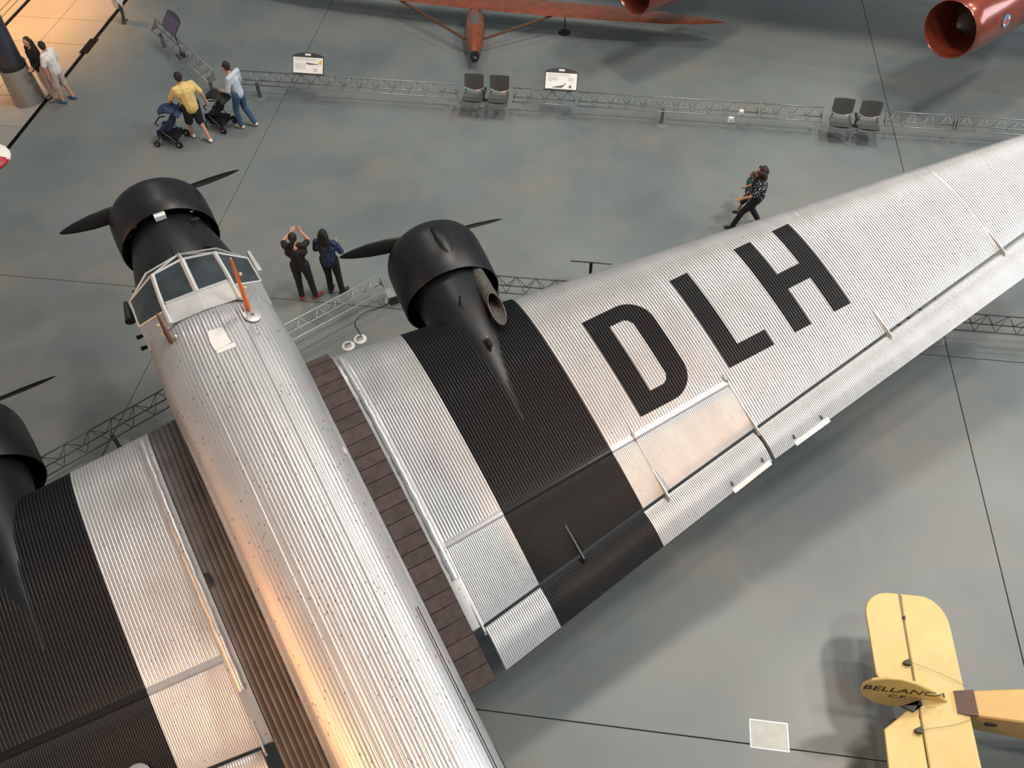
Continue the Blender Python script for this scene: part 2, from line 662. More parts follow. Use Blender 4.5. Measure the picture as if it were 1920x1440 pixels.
def ring_profile(x0, x1, r, ropen, rin, th=0.025, nl=0.38):
    """closed ring: outside from front lip to rear, back along the inside"""
    p = [(x0 + 0.10, ropen), (x0 + 0.03, ropen + 0.03), (x0, ropen + 0.09)]
    k = 7
    for i in range(1, k + 1):
        t = i / k
        a = t * math.pi / 2
        p.append((x0 + nl * (1 - math.cos(a)), ropen + 0.09 + (r - ropen - 0.09) * math.sin(a)))
    p += [(x0 + 0.6 * (x1 - x0), r + 0.006), (x1 - 0.01, r - 0.004), (x1, r - 0.012), (x1 - 0.01, r - th), (x0 + nl + 0.02, r - th - 0.02), (x0 + 0.16, ropen + 0.02)]
    return p


def torus_loft(prof, M, n=56):
    m = MB()
    rings = []
    for k in range(n):
        t = 2 * math.pi * k / n
        rings.append([M @ Vector((a, r * math.cos(t), r * math.sin(t))) for a, r in prof])
    rings.append(rings[0])
    m.loft(rings, False, True)
    return m


def engine_core(M, parent, cyl=9, r=0.60):
    m = MB()
    m.lathe([(0.10, 0.02), (0.12, 0.14), (0.30, 0.22), (0.75, 0.26), (0.95, 0.24), (0.96, 0.02)], 20, M)
    c = part('crankcase', m, mat('engine_grey', (0.06, 0.06, 0.062), 0.5, 0.6), parent)
    for k in range(cyl):
        a = 2 * math.pi * k / cyl + 0.2
        m = MB()
        Mk = M @ Matrix.Rotation(a, 4, 'X')
        m.lathe([(0.2, 0.095), (0.3, 0.10), (0.55, 0.10), (r, 0.08)], 12, Mk @ Matrix.Translation((0.5, 0, 0)), 'z')
        part('cylinder', m, mat('engine_grey', (0.06, 0.06, 0.062), 0.5, 0.6), parent)


def blade_mesh(sign):
    """propeller blade along +/- local Y, twisted, in the disc plane x=0"""
    m = MB()
    rings = []
    sta = [(0.10, 0.10, 0.06, 50), (0.22, 0.17, 0.055, 42), (0.40, 0.235, 0.045, 34), (0.65, 0.26, 0.036, 28), (0.95, 0.235, 0.028, 24), (1.2, 0.165, 0.02, 21), (1.35, 0.09, 0.014, 20), (1.41, 0.04, 0.008, 20), (1.425, 0.015, 0.004, 20)]
    for r, c, th, tw in sta:
        tw = R(tw)
        ring = []
        for k in range(14):
            a = 2 * math.pi * k / 14
            u, v = 0.5 * c * math.cos(a), 0.5 * th * math.sin(a)
            # chord direction tilted out of the disc plane by the blade twist
            ring.append(Vector((u * math.sin(tw) + v * math.cos(tw), sign * r, sign * (u * math.cos(tw) - v * math.sin(tw)))))
        rings.append(ring)
    m.loft(rings if sign > 0 else rings[::-1])
    return m


def propeller(hub, toe, phi):
    M = Matrix.Translation(hub) @ Matrix.Rotation(-toe, 4, 'Z')
    p = bpy.data.objects.new('propeller', None)
    C.objects.link(p)
    p.parent = plane
    p.location = -BASE
    Mb = M @ Matrix.Rotation(phi, 4, 'X')
    for sg in (1, -1):
        m = blade_mesh(sg)
        m.v = [tuple(Mb @ Vector(q)) for q in m.v]
        part('blade', m, PROP, p, 50)
    m = MB()
    m.lathe([(-0.22, 0.015), (-0.20, 0.07), (-0.08, 0.12), (0.06, 0.135), (0.14, 0.10), (0.15, 0.02)], 20, M)
    part('hub', m, PROP, p)
    return p


# centre engine
I4 = Matrix.Identity(4)
ccowl = part('engine_cowling', torus_loft(ring_profile(0.22, 0.99, 0.735, 0.52, 0.4, 0.025, 0.20), I4), BLACK, None, 50)
m = MB()
m.box((0.70, -0.004, 0.738), (0.74, 0.004, 0.742))
ce = bpy.data.objects.new('engine', None)
C.objects.link(ce)
ce.parent = plane
ce.location = -BASE
engine_core(I4, ce)
propeller((0, 0, 0), 0.0, R(1.57))
m = MB()
m.box((0.93, -0.085, 0.62), (1.06, 0.075, 0.70))
part('cowl_tag', m, WHITE, ccowl, label='small white plate behind the nose cowling')

# right and left engines on the wing
HUBX, HUBY, HUBZ, TOE = 2.08, 3.67, -0.62, R(6.3)


# ---- wing surface functions
def xLE(y): return 3.56 + 0.15 * y
def xTE(y):
    y = abs(y)
    return 8.965 - 0.131 * y if y < 6.14 else 8.161 - 0.098 * (y - 6.14)
def xGAP(y): return 8.32 - 0.108 * abs(y)


def chordz(x, y):
    y = abs(y)
    x0, x1 = 3.33 + 0.1435 * y, 8.9 - 0.125 * y
    c = (x - x0) / (x1 - x0)
    return (-0.322 + 0.0798 * (y - 1.4)) * (1 - c) + (-0.8419 + 0.1079 * (y - 1.4)) * c


def zup(x, y):
    y = abs(y)
    ch = (8.9 - 0.125 * y) - xLE(y)
    c = max(0.0, min(1.0, (x - xLE(y)) / ch))
    return chordz(x, y) + 0.0817 * ch * 2.6 * math.sqrt(c) * (1 - c)


def zlo(x, y):
    y = abs(y)
    ch = (8.9 - 0.125 * y) - xLE(y)
    c = max(0.0, min(1.0, (x - xLE(y)) / ch))
    return chordz(x, y) - 0.060 * ch * 2.6 * math.sqrt(c) * (1 - c)


CS = [0, 0.002, 0.006, 0.012, 0.022, 0.036, 0.055, 0.08, 0.11, 0.15, 0.2, 0.26, 0.33, 0.4, 0.48, 0.56, 0.64, 0.72, 0.8, 0.88, 0.94, 1.0]
TIPY = 14.35


def tipf(y):     # planform shrink near the rounded tip
    y = abs(y)
    if y < 13.7:
        return 1.0
    return math.sqrt(max(0.0, 1 - ((y - 13.7) / (TIPY - 13.7 + 0.02)) ** 2)) * 0.9 + 0.1


def pl(x, y):    # pull towards mid chord near the tip
    t = tipf(y)
    xm = (xLE(abs(y)) + xGAP(y)) / 2
    return xm + (x - xm) * t


def wing_core(side):
    m = MB()
    rings = []
    for y in [0.55, 0.85, 1.35, 2.4, 4.1, 6.1, 8.8, 11.3, 13.0, 13.7, 14.0, 14.2, 14.32]:
        xl, xg = xLE(y), xGAP(y) - 0.01
        up_, lo_ = [], []
        for c in CS:
            x = xl + (xg - xl) * c
            zu, zl = zup(x, y) - 0.014, zlo(x, y)
            e = max(0.0, (c - 0.8) / 0.2)
            zl = zl * (1 - e) + (zu - 0.05) * e
            if y > 13.69:
                zm = (zu + zl) / 2
                t = tipf(y)
                zu, zl = zm + (zu - zm) * t, zm + (zl - zm) * t
            up_.append((pl(x + 0.004, y), side * y, zu))
            lo_.append((pl(x + 0.004, y), side * y, zl))
        rings.append(up_ + lo_[::-1][:-1])
    m.loft(rings)
    return m


def skin_panel(side, y0, y1, xa, xb, pitch, amp, lead):
    """corrugated sheet between span stations y0..y1 and chord functions xa(y)..xb(y)"""
    n = max(2, int(round((y1 - y0) / pitch)))
    per = 6
    m = MB()
    rows = []
    for j in range(n * per + 1):
        y = y0 + (y1 - y0) * j / (n * per)
        h = amp * ridge(j / per)
        row = []
        x0, x1 = xa(y), xb(y)
        if lead:
            for c in (0.05, 0.025, 0.01, 0.003):
                x = xLE(y) + (x1 - xLE(y)) * c
                z = zlo(x, y)
                row.append((pl(x - h * 0.5, y), side * y, z - h * 0.6))
            cs = CS
        else:
            cs = [i / 10 for i in range(11)]
        for c in cs:
            x = x0 + (x1 - x0) * c
            e = 1.0
            if not lead:
                e = min(1, c / 0.06)
            e *= min(1, (1 - c) / 0.05 + 0.25)
            z = zup(x, y)
            t = tipf(y)
            if y > 13.69:
                zm = (zup(x, y) + zlo(x, y)) / 2
                z = zm + (z - zm) * t
            k = math.exp(-c * 60) if lead else 0.0
            row.append((pl(x - h * k * e, y), side * y, z + h * e * (1 - 0.5 * k)))
        rows.append(row)
    m.loft(rows, False, False)
    return m


def build_wing(side):
    nm = 'wing'
    core = part(nm, wing_core(side), GREYP, None, 60, flip=(side > 0),
                label='wing with the black letters DLH' if side > 0 else 'wing with the broad black band')
    ribs = [1.35, 4.5, 6.13, 8.8, 11.27, TIPY]
    x_seam = lambda y: 7.08 - 0.030 * (y - 1.5)
    for k in range(5):
        y0, y1 = ribs[k], ribs[k + 1]
        pit = [0.043, 0.043, 0.044, 0.044, 0.044][k]
        if k < 2:
            part('skin_panel', skin_panel(side, y0, y1, lambda y: xLE(y), lambda y: x_seam(y) - 0.03, pit, 0.015, True), PSKIN, core, 50, flip=(side > 0))
            part('skin_panel', skin_panel(side, y0, y1, lambda y: x_seam(y) + 0.03, lambda y: xGAP(y), pit * 0.62, 0.010, False), PSKIN, core, 50, flip=(side > 0))
            sm_ = MB()
            rr = []
            for j in range(24):
                y = y0 + (y1 - y0) * j / 23
                x = x_seam(y)
                rr.append([(x - 0.05, side * y, zup(x - 0.05, y) + 0.004), (x - 0.03, side * y, zup(x, y) + 0.013), (x + 0.03, side * y, zup(x, y) + 0.011),
                           (x + 0.05, side * y, zup(x + 0.05, y) + 0.003), (x, side * y, zup(x, y) - 0.02)])
            sm_.loft(rr)
            part('cross_seam', sm_, PSKIN, core, 60, flip=(side > 0))
        else:
            part('skin_panel', skin_panel(side, y0, y1, lambda y: xLE(y), lambda y: xGAP(y), pit, 0.012, True), PSKIN, core, 50, flip=(side > 0))
    # rib strips over the panel joints
    for k, yr in enumerate(ribs[1:5]):
        m = MB()
        path = []
        for c in CS[4:]:
            x = xLE(yr) + (xGAP(yr) - xLE(yr)) * c
            path.append((x, side * yr, zup(x, yr) + 0.007))
        m.tube(path, 0.012, 6)
        part('rib_strip', m, PSKIN, core)
        if k < 2:
            m = MB()
            xb = 6.98 if k == 0 else 6.86
            m.ell((xb, side * yr, zup(xb, yr) + 0.01), (0.08, 0.03, 0.035), 12, 8)
            part('fairing_bump', m, PSKIN, core)
    # hinge fins over the slot between wing and flap
    for yr in (1.47, 3.05, 4.5, 6.14, 8.78, 11.3, 13.3):
        xg = xGAP(yr)
        m = MB()
        prof = [(xg - 0.42, 0.0), (xg - 0.2, 0.03), (xg - 0.02, 0.05), (xg + 0.09, 0.03), (xg + 0.13, -0.03), (xg + 0.10, -0.10), (xg + 0.07, -0.03), (xg - 0.02, -0.015), (xg - 0.25, -0.02)]
        pol = [(x, zup(min(x, xg), yr) + dz + 0.006) for x, dz in prof]
        m.prism(pol, -0.011, 0.011, Matrix.Translation((0, side * yr, 0)) @ Matrix(((1, 0, 0, 0), (0, 0, 1, 0), (0, 1, 0, 0), (0, 0, 0, 1))))
        part('hinge_fin', m, mat('band_black', (0.012, 0.013, 0.015), 0.4) if 2.4 < yr < 4.1 else GREYP, core, False)
    return core


def build_flap(side, y0, y1, name):
    pitch = 0.030
    n = int(round((y1 - y0) / pitch))
    per = 4
    m = MB()
    rows = []
    for j in range(n * per + 1):
        y = y0 + (y1 - y0) * j / (n * per)
        h = 0.007 * ridge(j / per)
        xa, xb = xGAP(y) + 0.035, xTE(y)
        za = zup(xGAP(y), y) - 0.055
        zb = chordz(xb, y) + 0.012
        sh = tipf(y)
        row = []
        for c in (0.0, 0.04, 0.12, 0.25, 0.45, 0.7, 0.95, 1.0):
            x = xa + (xb - xa) * c
            row.append((x if y < 13.7 else xa + (x - xa) * sh, side * y, za + (zb - za) * c + 0.05 * math.sin(math.pi * min(1, c + 0.04)) + h * min(1, c / 0.1) * (1 if c < 0.97 else 0.4)))
        for c in (1.0, 0.7, 0.35, 0.1):
            x = xa + (xb - xa) * c
            row.append((x if y < 13.7 else xa + (x - xa) * sh, side * y, za + (zb - za) * c - 0.012 - 0.055 * math.sin(math.pi * min(1, c)) - 0.02 * (1 - c)))
        rows.append(row)
    m.loft(rows)
    return part(name, m, PSKIN, None, 50, flip=(side > 0))


for side in (1, -1):
    core = build_wing(side)
    f1 = build_flap(side, 1.50, 6.11, 'flap')
    f2 = build_flap(side, 6.17, 14.3, 'aileron')
    for fo, ya_, yb_ in ((f1, 5.38, 6.08), (f2, 6.55, 7.2)):
        m = MB()
        for a, b_ in ((ya_, yb_),):
            pts = []
            for y in (a, b_):
                xb = xTE(y)
                z = chordz(xb, y) + 0.012
                pts.append([(xb - 0.08, side * y, z + 0.02), (xb + 0.035, side * y, z + 0.008), (xb + 0.035, side * y, z - 0.008), (xb - 0.08, side * y, z - 0.012)])
            m.loft(pts)
        part('trim_tab', m, GREYP, fo, False, flip=(side > 0))
        for y in (ya_ + 0.03, yb_ - 0.1):
            m = MB()
            m.box((xTE(y) - 0.12, side * y - 0.012, chordz(xTE(y), y) + 0.02), (xTE(y) - 0.06, side * y + 0.012, chordz(xTE(y), y) + 0.07))
            part('tab_horn', m, DARKM, fo, False)
    # rounded cover over the wing joint
    m = MB()
    path, rad = [], []
    for k in range(40):
        x = 3.95 + (7.52 - 3.95) * k / 39
        y = 1.43
        path.append((x, side * (y + 0.003 * math.sin(k * 1.7)), zup(x, y) + 0.006 + 0.005 * math.sin(k * 2.3)))
        rad.append(0.056 + 0.007 * math.sin(k * 0.9) * math.sin(k * 2.1))
    m.tube(path, rad, 10)
    part('joint_cover', m, SKIN, core)
    m = MB()
    rr = []
    for k in range(26):
        x = 3.80 + (xGAP(1.4) - 3.80) * k / 25
        rr.append([(x, side * 1.335, zup(x, 1.33) + 0.022), (x, side * 1.40, zup(x, 1.4) + 0.024), (x, side * 1.50, zup(x, 1.5) + 0.016), (x, side * 1.42, zup(x, 1.4) - 0.02)])
    m.loft(rr)
    part('joint_strip', m, SKIN, core, 60, flip=(side > 0))

    # inboard bay next to the fuselage
    if side > 0:
        px = 3.66
        k = 0
        while px < 8.78:
            w = 0.205 + 0.02 * math.sin(k * 1.9)
            x1 = min(px + w, 8.80)
            m = MB()
            rr = []
            for x in (px + 0.005, (px + x1) / 2, x1 - 0.005):
                zz = zup(x, 1.1)
                rr.append([(x, 0.80, zz + 0.02), (x, 1.335, zup(x, 1.33) + 0.02), (x, 1.335, zup(x, 1.33) - 0.02), (x, 0.80, zz - 0.03)])
            m.loft(rr)
            tone = 0.85 + 0.3 * random.random()
            part('walkway_plank', m, mat('walkway_brown_%d' % (k % 5), (0.062 * tone, 0.040 * tone, 0.036 * tone), 0.75, 0, 0.25, 9, 0.2, 30), core, False, flip=True)
            px = x1
            k += 1
    else:
        m = skin_panel(-1, 0.80, 1.335, lambda y: xLE(y), lambda y: xTE(y) - 0.02, 0.072, 0.017, True)
        part('inboard_panel', m, mat('dark_inboard_metal', (0.13, 0.13, 0.13), 0.5, 0.3, 0.2, 4), core, 50)  # darker base colour than the rest of the wing skin
        m = MB()
        m.ell((6.15, -1.30, zup(6.15, 1.3) + 0.02), (0.12, 0.04, 0.02), 10, 6)
        part('inspection_latch', m, DARKM, core)

    # engine nacelle faired into the wing
    hub = Vector((HUBX, side * HUBY, HUBZ))
    M = Matrix.Translation(hub) @ Matrix.Rotation(side * -TOE, 4, 'Z')
    cw = part('engine_cowling', torus_loft(ring_profile(0.20, 1.37, 0.785, 0.44, 0.4), M), BLACK, None, 50)
    m = MB()
    bul = []
    for t, wv, hv in ((0.43, 0.03, 0.0), (0.46, 0.09, 0.03), (0.53, 0.115, 0.05), (0.75, 0.115, 0.052), (0.92, 0.10, 0.045), (1.01, 0.07, 0.025), (1.06, 0.03, 0.0)):
        r0 = 0.735 if t < 0.5 else 0.783
        bul.append([M @ (Matrix.Rotation(R(-4), 4, 'X') @ Vector((t, wv * math.cos(a), r0 - 0.03 + (hv + 0.03) * max(0, math.sin(a)) ** 0.5 - (0.02 if math.sin(a) < 0 else 0)))) for a in [2 * math.pi * q / 16 for q in range(16)]])
    m.loft(bul)
    part('cowl_blister', m, BLACK, cw, 60)
    eo = bpy.data.objects.new('engine', None)
    C.objects.link(eo)
    eo.parent = plane
    eo.location = -BASE
    engine_core(M, eo)
    propeller(hub, side * TOE, R(-3.7) if side > 0 else R(-6))
    m = MB()
    sta = []
    tip = Vector((6.15, side * 3.20, zup(6.15, 3.2)))
    for t, r, zofs in ((1.02, 0.61, 0), (1.3, 0.60, 0), (1.7, 0.56, 0.0), (2.2, 0.48, 0.02), (2.8, 0.37, 0.06), (3.3, 0.26, 0.13), (3.7, 0.16, 0.23), (3.95, 0.08, 0.33), (4.06, 0.03, 0.39)):
        ctr = M @ Vector((t, 0, 0))
        u = (t - 1.02) / 3.04
        ztop = (HUBZ + 0.64) * (1 - u) + (tip.z + 0.015) * u + 0.13 * math.sin(math.pi * u)
        cz = ztop - r
        ring = []
        for q in range(40):
            a = 2 * math.pi * q / 40
            ca, sa = math.cos(a), math.sin(a)
            n_ = 2.25
            ring.append((ctr.x, ctr.y + r * math.copysign(abs(ca) ** (2 / n_), ca), cz + r * math.copysign(abs(sa) ** (2 / n_), sa)))
        sta.append(ring)
    m.loft(sta)
    nac = part('engine_nacelle', m, BLACK, None, 60)
    # exhaust pipe on the outboard side
    m = MB()
    e0, e1 = Vector((3.10, side * 3.97, -0.25)), Vector((4.42, side * 3.73, 0.21))
    n = 20
    ax = (e1 - e0).normalized()
    u = (Vector((0, 0, 1)) - ax * ax.z).normalized()
    w = ax.cross(u)
    outer, inner = [], []
    for rr_, lst in ((0.112, outer), (0.099, inner)):
        for t in (0.0, 0.5, 1.0):
            ring = []
            for q in range(n):
                a = 2 * math.pi * q / n
                d_ = u * math.cos(a) + w * math.sin(a)
                p = e0 + (e1 - e0) * t + d_ * rr_
                if t == 1.0:
                    p -= ax * (0.27 * math.cos(a))
                ring.append(p)
            lst.append(ring)
    m.loft(outer + inner[::-1], False)
    ex = part('exhaust_pipe', m, PIPE, nac, 50)
    ex['label'] = 'grey steel exhaust pipe with slanted open end'
    m = MB()
    pg = Vector((4.02, side * 3.33, 0.10))
    m.tube([pg, pg + Vector((-0.03, side * 0.01, 0.16))], 0.014, 8)
    m.ell(pg, (0.04, 0.03, 0.02))
    part('sight_peg', m, DARKIN, nac)
    m = MB()
    m.ell((4.85, side * 3.36, 0.16), (0.09, 0.04, 0.05))
    part('air_scoop', m, DARKIN, nac)
    m = MB()
    m.ell((4.76, side * 3.36, 0.185), (0.05, 0.03, 0.02))
    part('scoop_lip', m, mat('scoop_grey', (0.10, 0.10, 0.11), 0.5), nac)
    # main wheel and leg below the wing
    g = bpy.data.objects.new('landing_gear', None)
    C.objects.link(g)
    g.parent = plane
    g.location = -BASE
    wz = -3.168 + 0.50
    wx = 3.86
    m = MB()
    m.lathe([(-0.16, 0.10), (-0.16, 0.30), (-0.15, 0.42), (-0.09, 0.49), (0, 0.505), (0.09, 0.49), (0.15, 0.42), (0.16, 0.30), (0.16, 0.10)], 32, Matrix.Translation((wx, side * 1.95, wz)) @ Matrix.Rotation(R(90), 4, 'Z'))
    part('tyre', m, RUBBER, g)
    m = MB()
    m.tube([(wx, side * 1.70, wz), (wx, side * 1.66, wz + 0.3), (3.95, side * 2.0, -0.75)], [0.06, 0.07, 0.08], 12)
    m.tube([(wx, side * 1.75, wz), (4.3, side * 0.80, -0.95)], 0.05, 10)
    m.tube([(wx, side * 1.65, wz), (wx, side * 2.1, wz)], 0.05, 12)
    part('gear_leg', m, GREYP, g)

# stand-in cap for an unidentified grey shape at the bottom edge, left wing
m = MB()
m.lathe([(0.0, 0.155), (0.03, 0.155), (0.05, 0.13), (0.055, 0.02)], 20, Matrix.Translation((7.86, -2.78, zup(7.8, 2.78) + 0.005)), 'z')
part('grey_cap', m, mat('cap_grey', (0.24, 0.26, 0.29), 0.5), None, label='grey round cap on the black band')

# ---- cockpit
roof_f, roof_r, side_fb, side_rb, v0 = (2.37, 0.425, 1.07), (3.12, 0.45, 0.99), (2.26, 0.835, 0.60), (2.74, 0.85, 0.62), (1.87, 0.0, 0.72)
rw = (2.87, 0.415, 1.035)     # rear edge of the roof windows
canopy = bpy.data.objects.new('cockpit_canopy', None)
C.objects.link(canopy)
canopy.parent = plane
canopy.location = -BASE


def P3(t, s): return Vector((t[0], s * t[1], t[2]))


def pane(pts, name='window_pane', m_=None, th=0.012):
    pts = [Vector(p) for p in pts]
    n = (pts[1] - pts[0]).cross(pts[2] - pts[0]).normalized()
    if n.z < 0:
        n = -n
        pts = pts[::-1]
    mb = MB()
    mb.loft([[p - n * th for p in pts], [p for p in pts]])
    return part(name, mb, m_ or GLASS, canopy, False)


mid_f = Vector((2.30, 0, 1.085))
mid_w = Vector((2.88, 0, 1.055))
for s in (1, -1):
    pane([P3(roof_f, s), mid_f, mid_w, P3(rw, s)])                                   # roof windows
    pane([P3(roof_f, s), P3(side_fb, s), P3(side_rb, s), (2.92, s * 0.49, 0.955)])     # side windows
    pane([mid_f, P3(roof_f, s), v0])                                                    # windscreen upper
    pane([P3(roof_f, s), (1.98, s * 0.50, 0.70), v0])                                   # windscreen lower
    pane([P3(roof_f, s), P3(side_fb, s), (1.98, s * 0.50, 0.70)])
    # metal panels behind the windows
    pane([P3(rw, s), mid_w, (3.16, 0, 0.985), (3.16, s * 0.45, 0.955)], 'roof_panel', GREYP, 0.02)
    pane([(2.92, s * 0.49, 0.955), P3(side_rb, s), (3.2, s * 0.85, 0.62), (3.2, s * 0.52, 0.93)], 'shoulder_panel', SKIN, 0.02)
    pane([P3(rw, s), (2.92, s * 0.49, 0.957), (3.2, s * 0.52, 0.93), (3.16, s * 0.44, 0.96)], 'shoulder_panel', SKIN, 0.02)
    pane([P3(roof_f, s), (2.92, s * 0.49, 0.955), P3(rw, s)], 'window_pane')


def bar(a, b_, r=0.022):
    m = MB()
    m.tube([a, b_], r, 4)
    return part('window_frame', m, WHITE if False else mat('frame_grey', (0.62, 0.63, 0.62), 0.4, 0.2), canopy, False)


for s in (1, -1):
    F = P3(roof_f, s)
    bar(F, mid_f, 0.02)
    bar(F, (2.80, s * 0.455, 1.03), 0.03)
    bar((2.80, s * 0.455, 1.03), (3.16, s * 0.46, 0.965), 0.03)
    bar(P3(rw, s), mid_w, 0.02)
    bar(F, P3(side_fb, s), 0.016)
    bar(P3(side_fb, s), P3(side_rb, s), 0.016)
    bar(P3(side_rb, s), (2.92, s * 0.49, 0.955), 0.014)
    bar(F, v0, 0.014)
    bar((1.98, s * 0.50, 0.70), P3(side_fb, s), 0.014)
    bar((1.98, s * 0.50, 0.70), v0, 0.014)
bar(mid_f, mid_w, 0.036)
bar(mid_f, v0, 0.024)

# roof fittings
m = MB()
m.prism([(3.50, -0.095), (3.52, 0.105), (3.80, 0.125), (3.83, -0.10), (3.70, -0.115)], 0.955, 0.985)
m.box((3.81, -0.09, 0.955), (3.88, 0.16, 0.976))
part('roof_hatch', m, mat('hatch_white', (0.78, 0.77, 0.74), 0.5), None, False, label='white patch plate on the fuselage roof')
m = MB()
m.lathe([(0.0, 0.115), (0.012, 0.115), (0.016, 0.10), (0.018, 0.02)], 24, Matrix.Translation((3.47, 0.515, 0.915)) @ Matrix.Rotation(R(-14), 4, 'X'), 'z')
ra = part('round_hatch', m, SKIN, None)
m = MB()
for a in (0.6, 2.17):
    m.box((-0.03, -0.004, 0.018), (0.03, 0.004, 0.024), Matrix.Translation((3.47, 0.515, 0.915)) @ Matrix.Rotation(R(-14), 4, 'X') @ Matrix.Rotation(a, 4, 'Z'))
part('hatch_latch', m, DARKM, ra, False)
ORANGE = mat('warm_lit_orange', (0.85, 0.17, 0.012), 0.4)  # warm light on the right mast is put into its orange colour
BRASS = mat('warm_bulb_glass', (0.85, 0.70, 0.45), 0.15, 0.3)
for s, top_, x0, yb in ((1, 1.92, 3.33, 0.51), (-1, 1.43, 3.33, -0.55)):
    m = MB()
    rings = []
    for t, a_, b_ in ((0, 0.075, 0.032), (0.06, 0.085, 0.034), (0.45, 0.062, 0.026), (0.9, 0.035, 0.016), (1.0, 0.02, 0.01)):
        z = 0.88 + (top_ - 0.88) * t
        rings.append([(x0 - 0.02 * t + a_ * math.cos(q), yb + 0.0 * t + b_ * math.sin(q), z) for q in [2 * math.pi * k / 12 for k in range(12)]])
    m.loft(rings)
    mo = part('antenna_mast', m, ORANGE if s > 0 else mat('rust_orange', (0.15, 0.05, 0.018), 0.5), None,
              label='bright orange streamlined mast on the cockpit roof' if s > 0 else 'short rusty mast on the cockpit roof')
    for t in (0.45, 0.72) if s > 0 else (0.35, 0.7):
        m = MB()
        m.ell((x0 + 0.02, yb + s * 0.045, 0.88 + (top_ - 0.88) * t), (0.022, 0.022, 0.026), 10, 8)
        part('lamp_bulb', m, BRASS, mo)
m = MB()
m.ell((3.37, -0.47, 0.955), (0.025, 0.025, 0.025), 10, 8)
part('lamp_bulb', m, BRASS, None)
for xx in (2.73, 2.93):
    m = MB()
    m.tube([(xx, -0.84, 0.40), (xx, -0.95, 0.40)], [0.02, 0.032], 10)
    part('side_knob', m, DARKIN, None)
m = MB()
m.tube([(1.95, -0.92, 0.25), (2.3, -0.95, 0.25)], [0.03, 0.075], 12)
m.tube([(2.1, -0.93, 0.25), (2.1, -0.8, 0.2)], 0.02, 8)
part('venturi_tube', m, DARKM, None)
m = MB()
m.tube([(1.9, 0.92, 0.30), (2.35, 0.93, 0.32)], [0.03, 0.05], 12)
m.tube([(2.1, 0.92, 0.31), (2.1, 0.8, 0.25)], 0.02, 8)
part('venturi_tube', m, GREYP, None)
# smooth gutter panel with a dark slot on the right shoulder
m = MB()
rr, rs = [], []
for k in range(14):
    x = 7.95 + k * (11.2 - 7.95) / 13
    w, zt = fw(x), ftop(x)
    zs = zt - 0.46

    def onarc(q, e):
        zz = zs + (zt - zs) * max(0, 1 - q ** 2.2) ** (1 / 2.2)
        return Vector((x, w * q + e * 0.6, zz + e))
    rr.append([onarc(0.84, 0.012), onarc(0.90, 0.014), onarc(0.955, 0.012), onarc(0.98, 0.004), onarc(0.9, -0.03)])
    rs.append([onarc(0.862, 0.015), onarc(0.872, 0.016), onarc(0.867, -0.01)])
m.loft(rr)
sp_panel = part('shoulder_strip', m, SKIN, None, 60)
m = MB()
m.loft(rs)
part('strip_slot', m, DARKIN, sp_panel, False)
m = MB()
m.ell((5.75, 0.80, 0.70), (0.06, 0.02, 0.012), 8, 6)
part('handle_cleat', m, GREYP, None)

# cabin windows and tail, mostly below and behind the view
for s in (1, -1):
    for k in range(6):
        m = MB()
        x0 = 4.6 + k * 1.0
        w = fw(x0) + 0.006
        m.box((x0, s * w - 0.015, -0.02), (x0 + 0.5, s * w + 0.015, 0.40))
        part('cabin_window', m, GLASS, fuselage, False)
for s in (1, -1):
    m = MB()
    rr = []
    for y, xa, xb in ((0.25, 15.0, 17.3), (2.0, 15.3, 17.3), (3.1, 15.5, 17.3), (3.35, 15.8, 17.1)):
        rr.append([(xa, s * y, 0.62), (xa + 0.3, s * y, 0.70), (xb, s * y, 0.64), (xa + 0.3, s * y, 0.56)])
    m.loft(rr)
    part('tailplane', m, SKIN, None, 40, flip=(s > 0))
m = MB()
rr = []
for z, xa, xb in ((0.55, 15.2, 18.2), (1.4, 15.9, 18.2), (2.1, 16.4, 18.1), (2.3, 16.8, 17.9)):
    rr.append([(xa, 0, z), (xa + 0.5, 0.07, z), (xb, 0.01, z), (xb, -0.01, z), (xa + 0.5, -0.07, z)])
m.loft(rr)
part('tail_fin', m, SKIN, None, 40)
m = MB()
m.lathe([(-0.08, 0.05), (-0.08, 0.15), (0, 0.19), (0.08, 0.15), (0.08, 0.05)], 20, Matrix.Translation((16.4, 0, -1.37 + 0.19)) @ Matrix.Rotation(R(90), 4, 'Z'))
m.tube([(16.4, 0, -1.18), (16.1, 0, -0.2)], 0.05, 8)
part('tail_wheel', m, RUBBER, None)

# ================================================================== BARRIERS
def cyl_between(length, r, n=6):
    m = MB()
    m.tube([(0, 0, 0), (length, 0, 0)], r, n)
    return m


def place_bar(name, me, parent, a, b_):
    a, b_ = Vector(a), Vector(b_)
    o = link(name, me, parent)
    q = (b_ - a).to_track_quat('X', 'Z')
    o.location = a
    o.rotation_euler = q.to_euler()
    return o


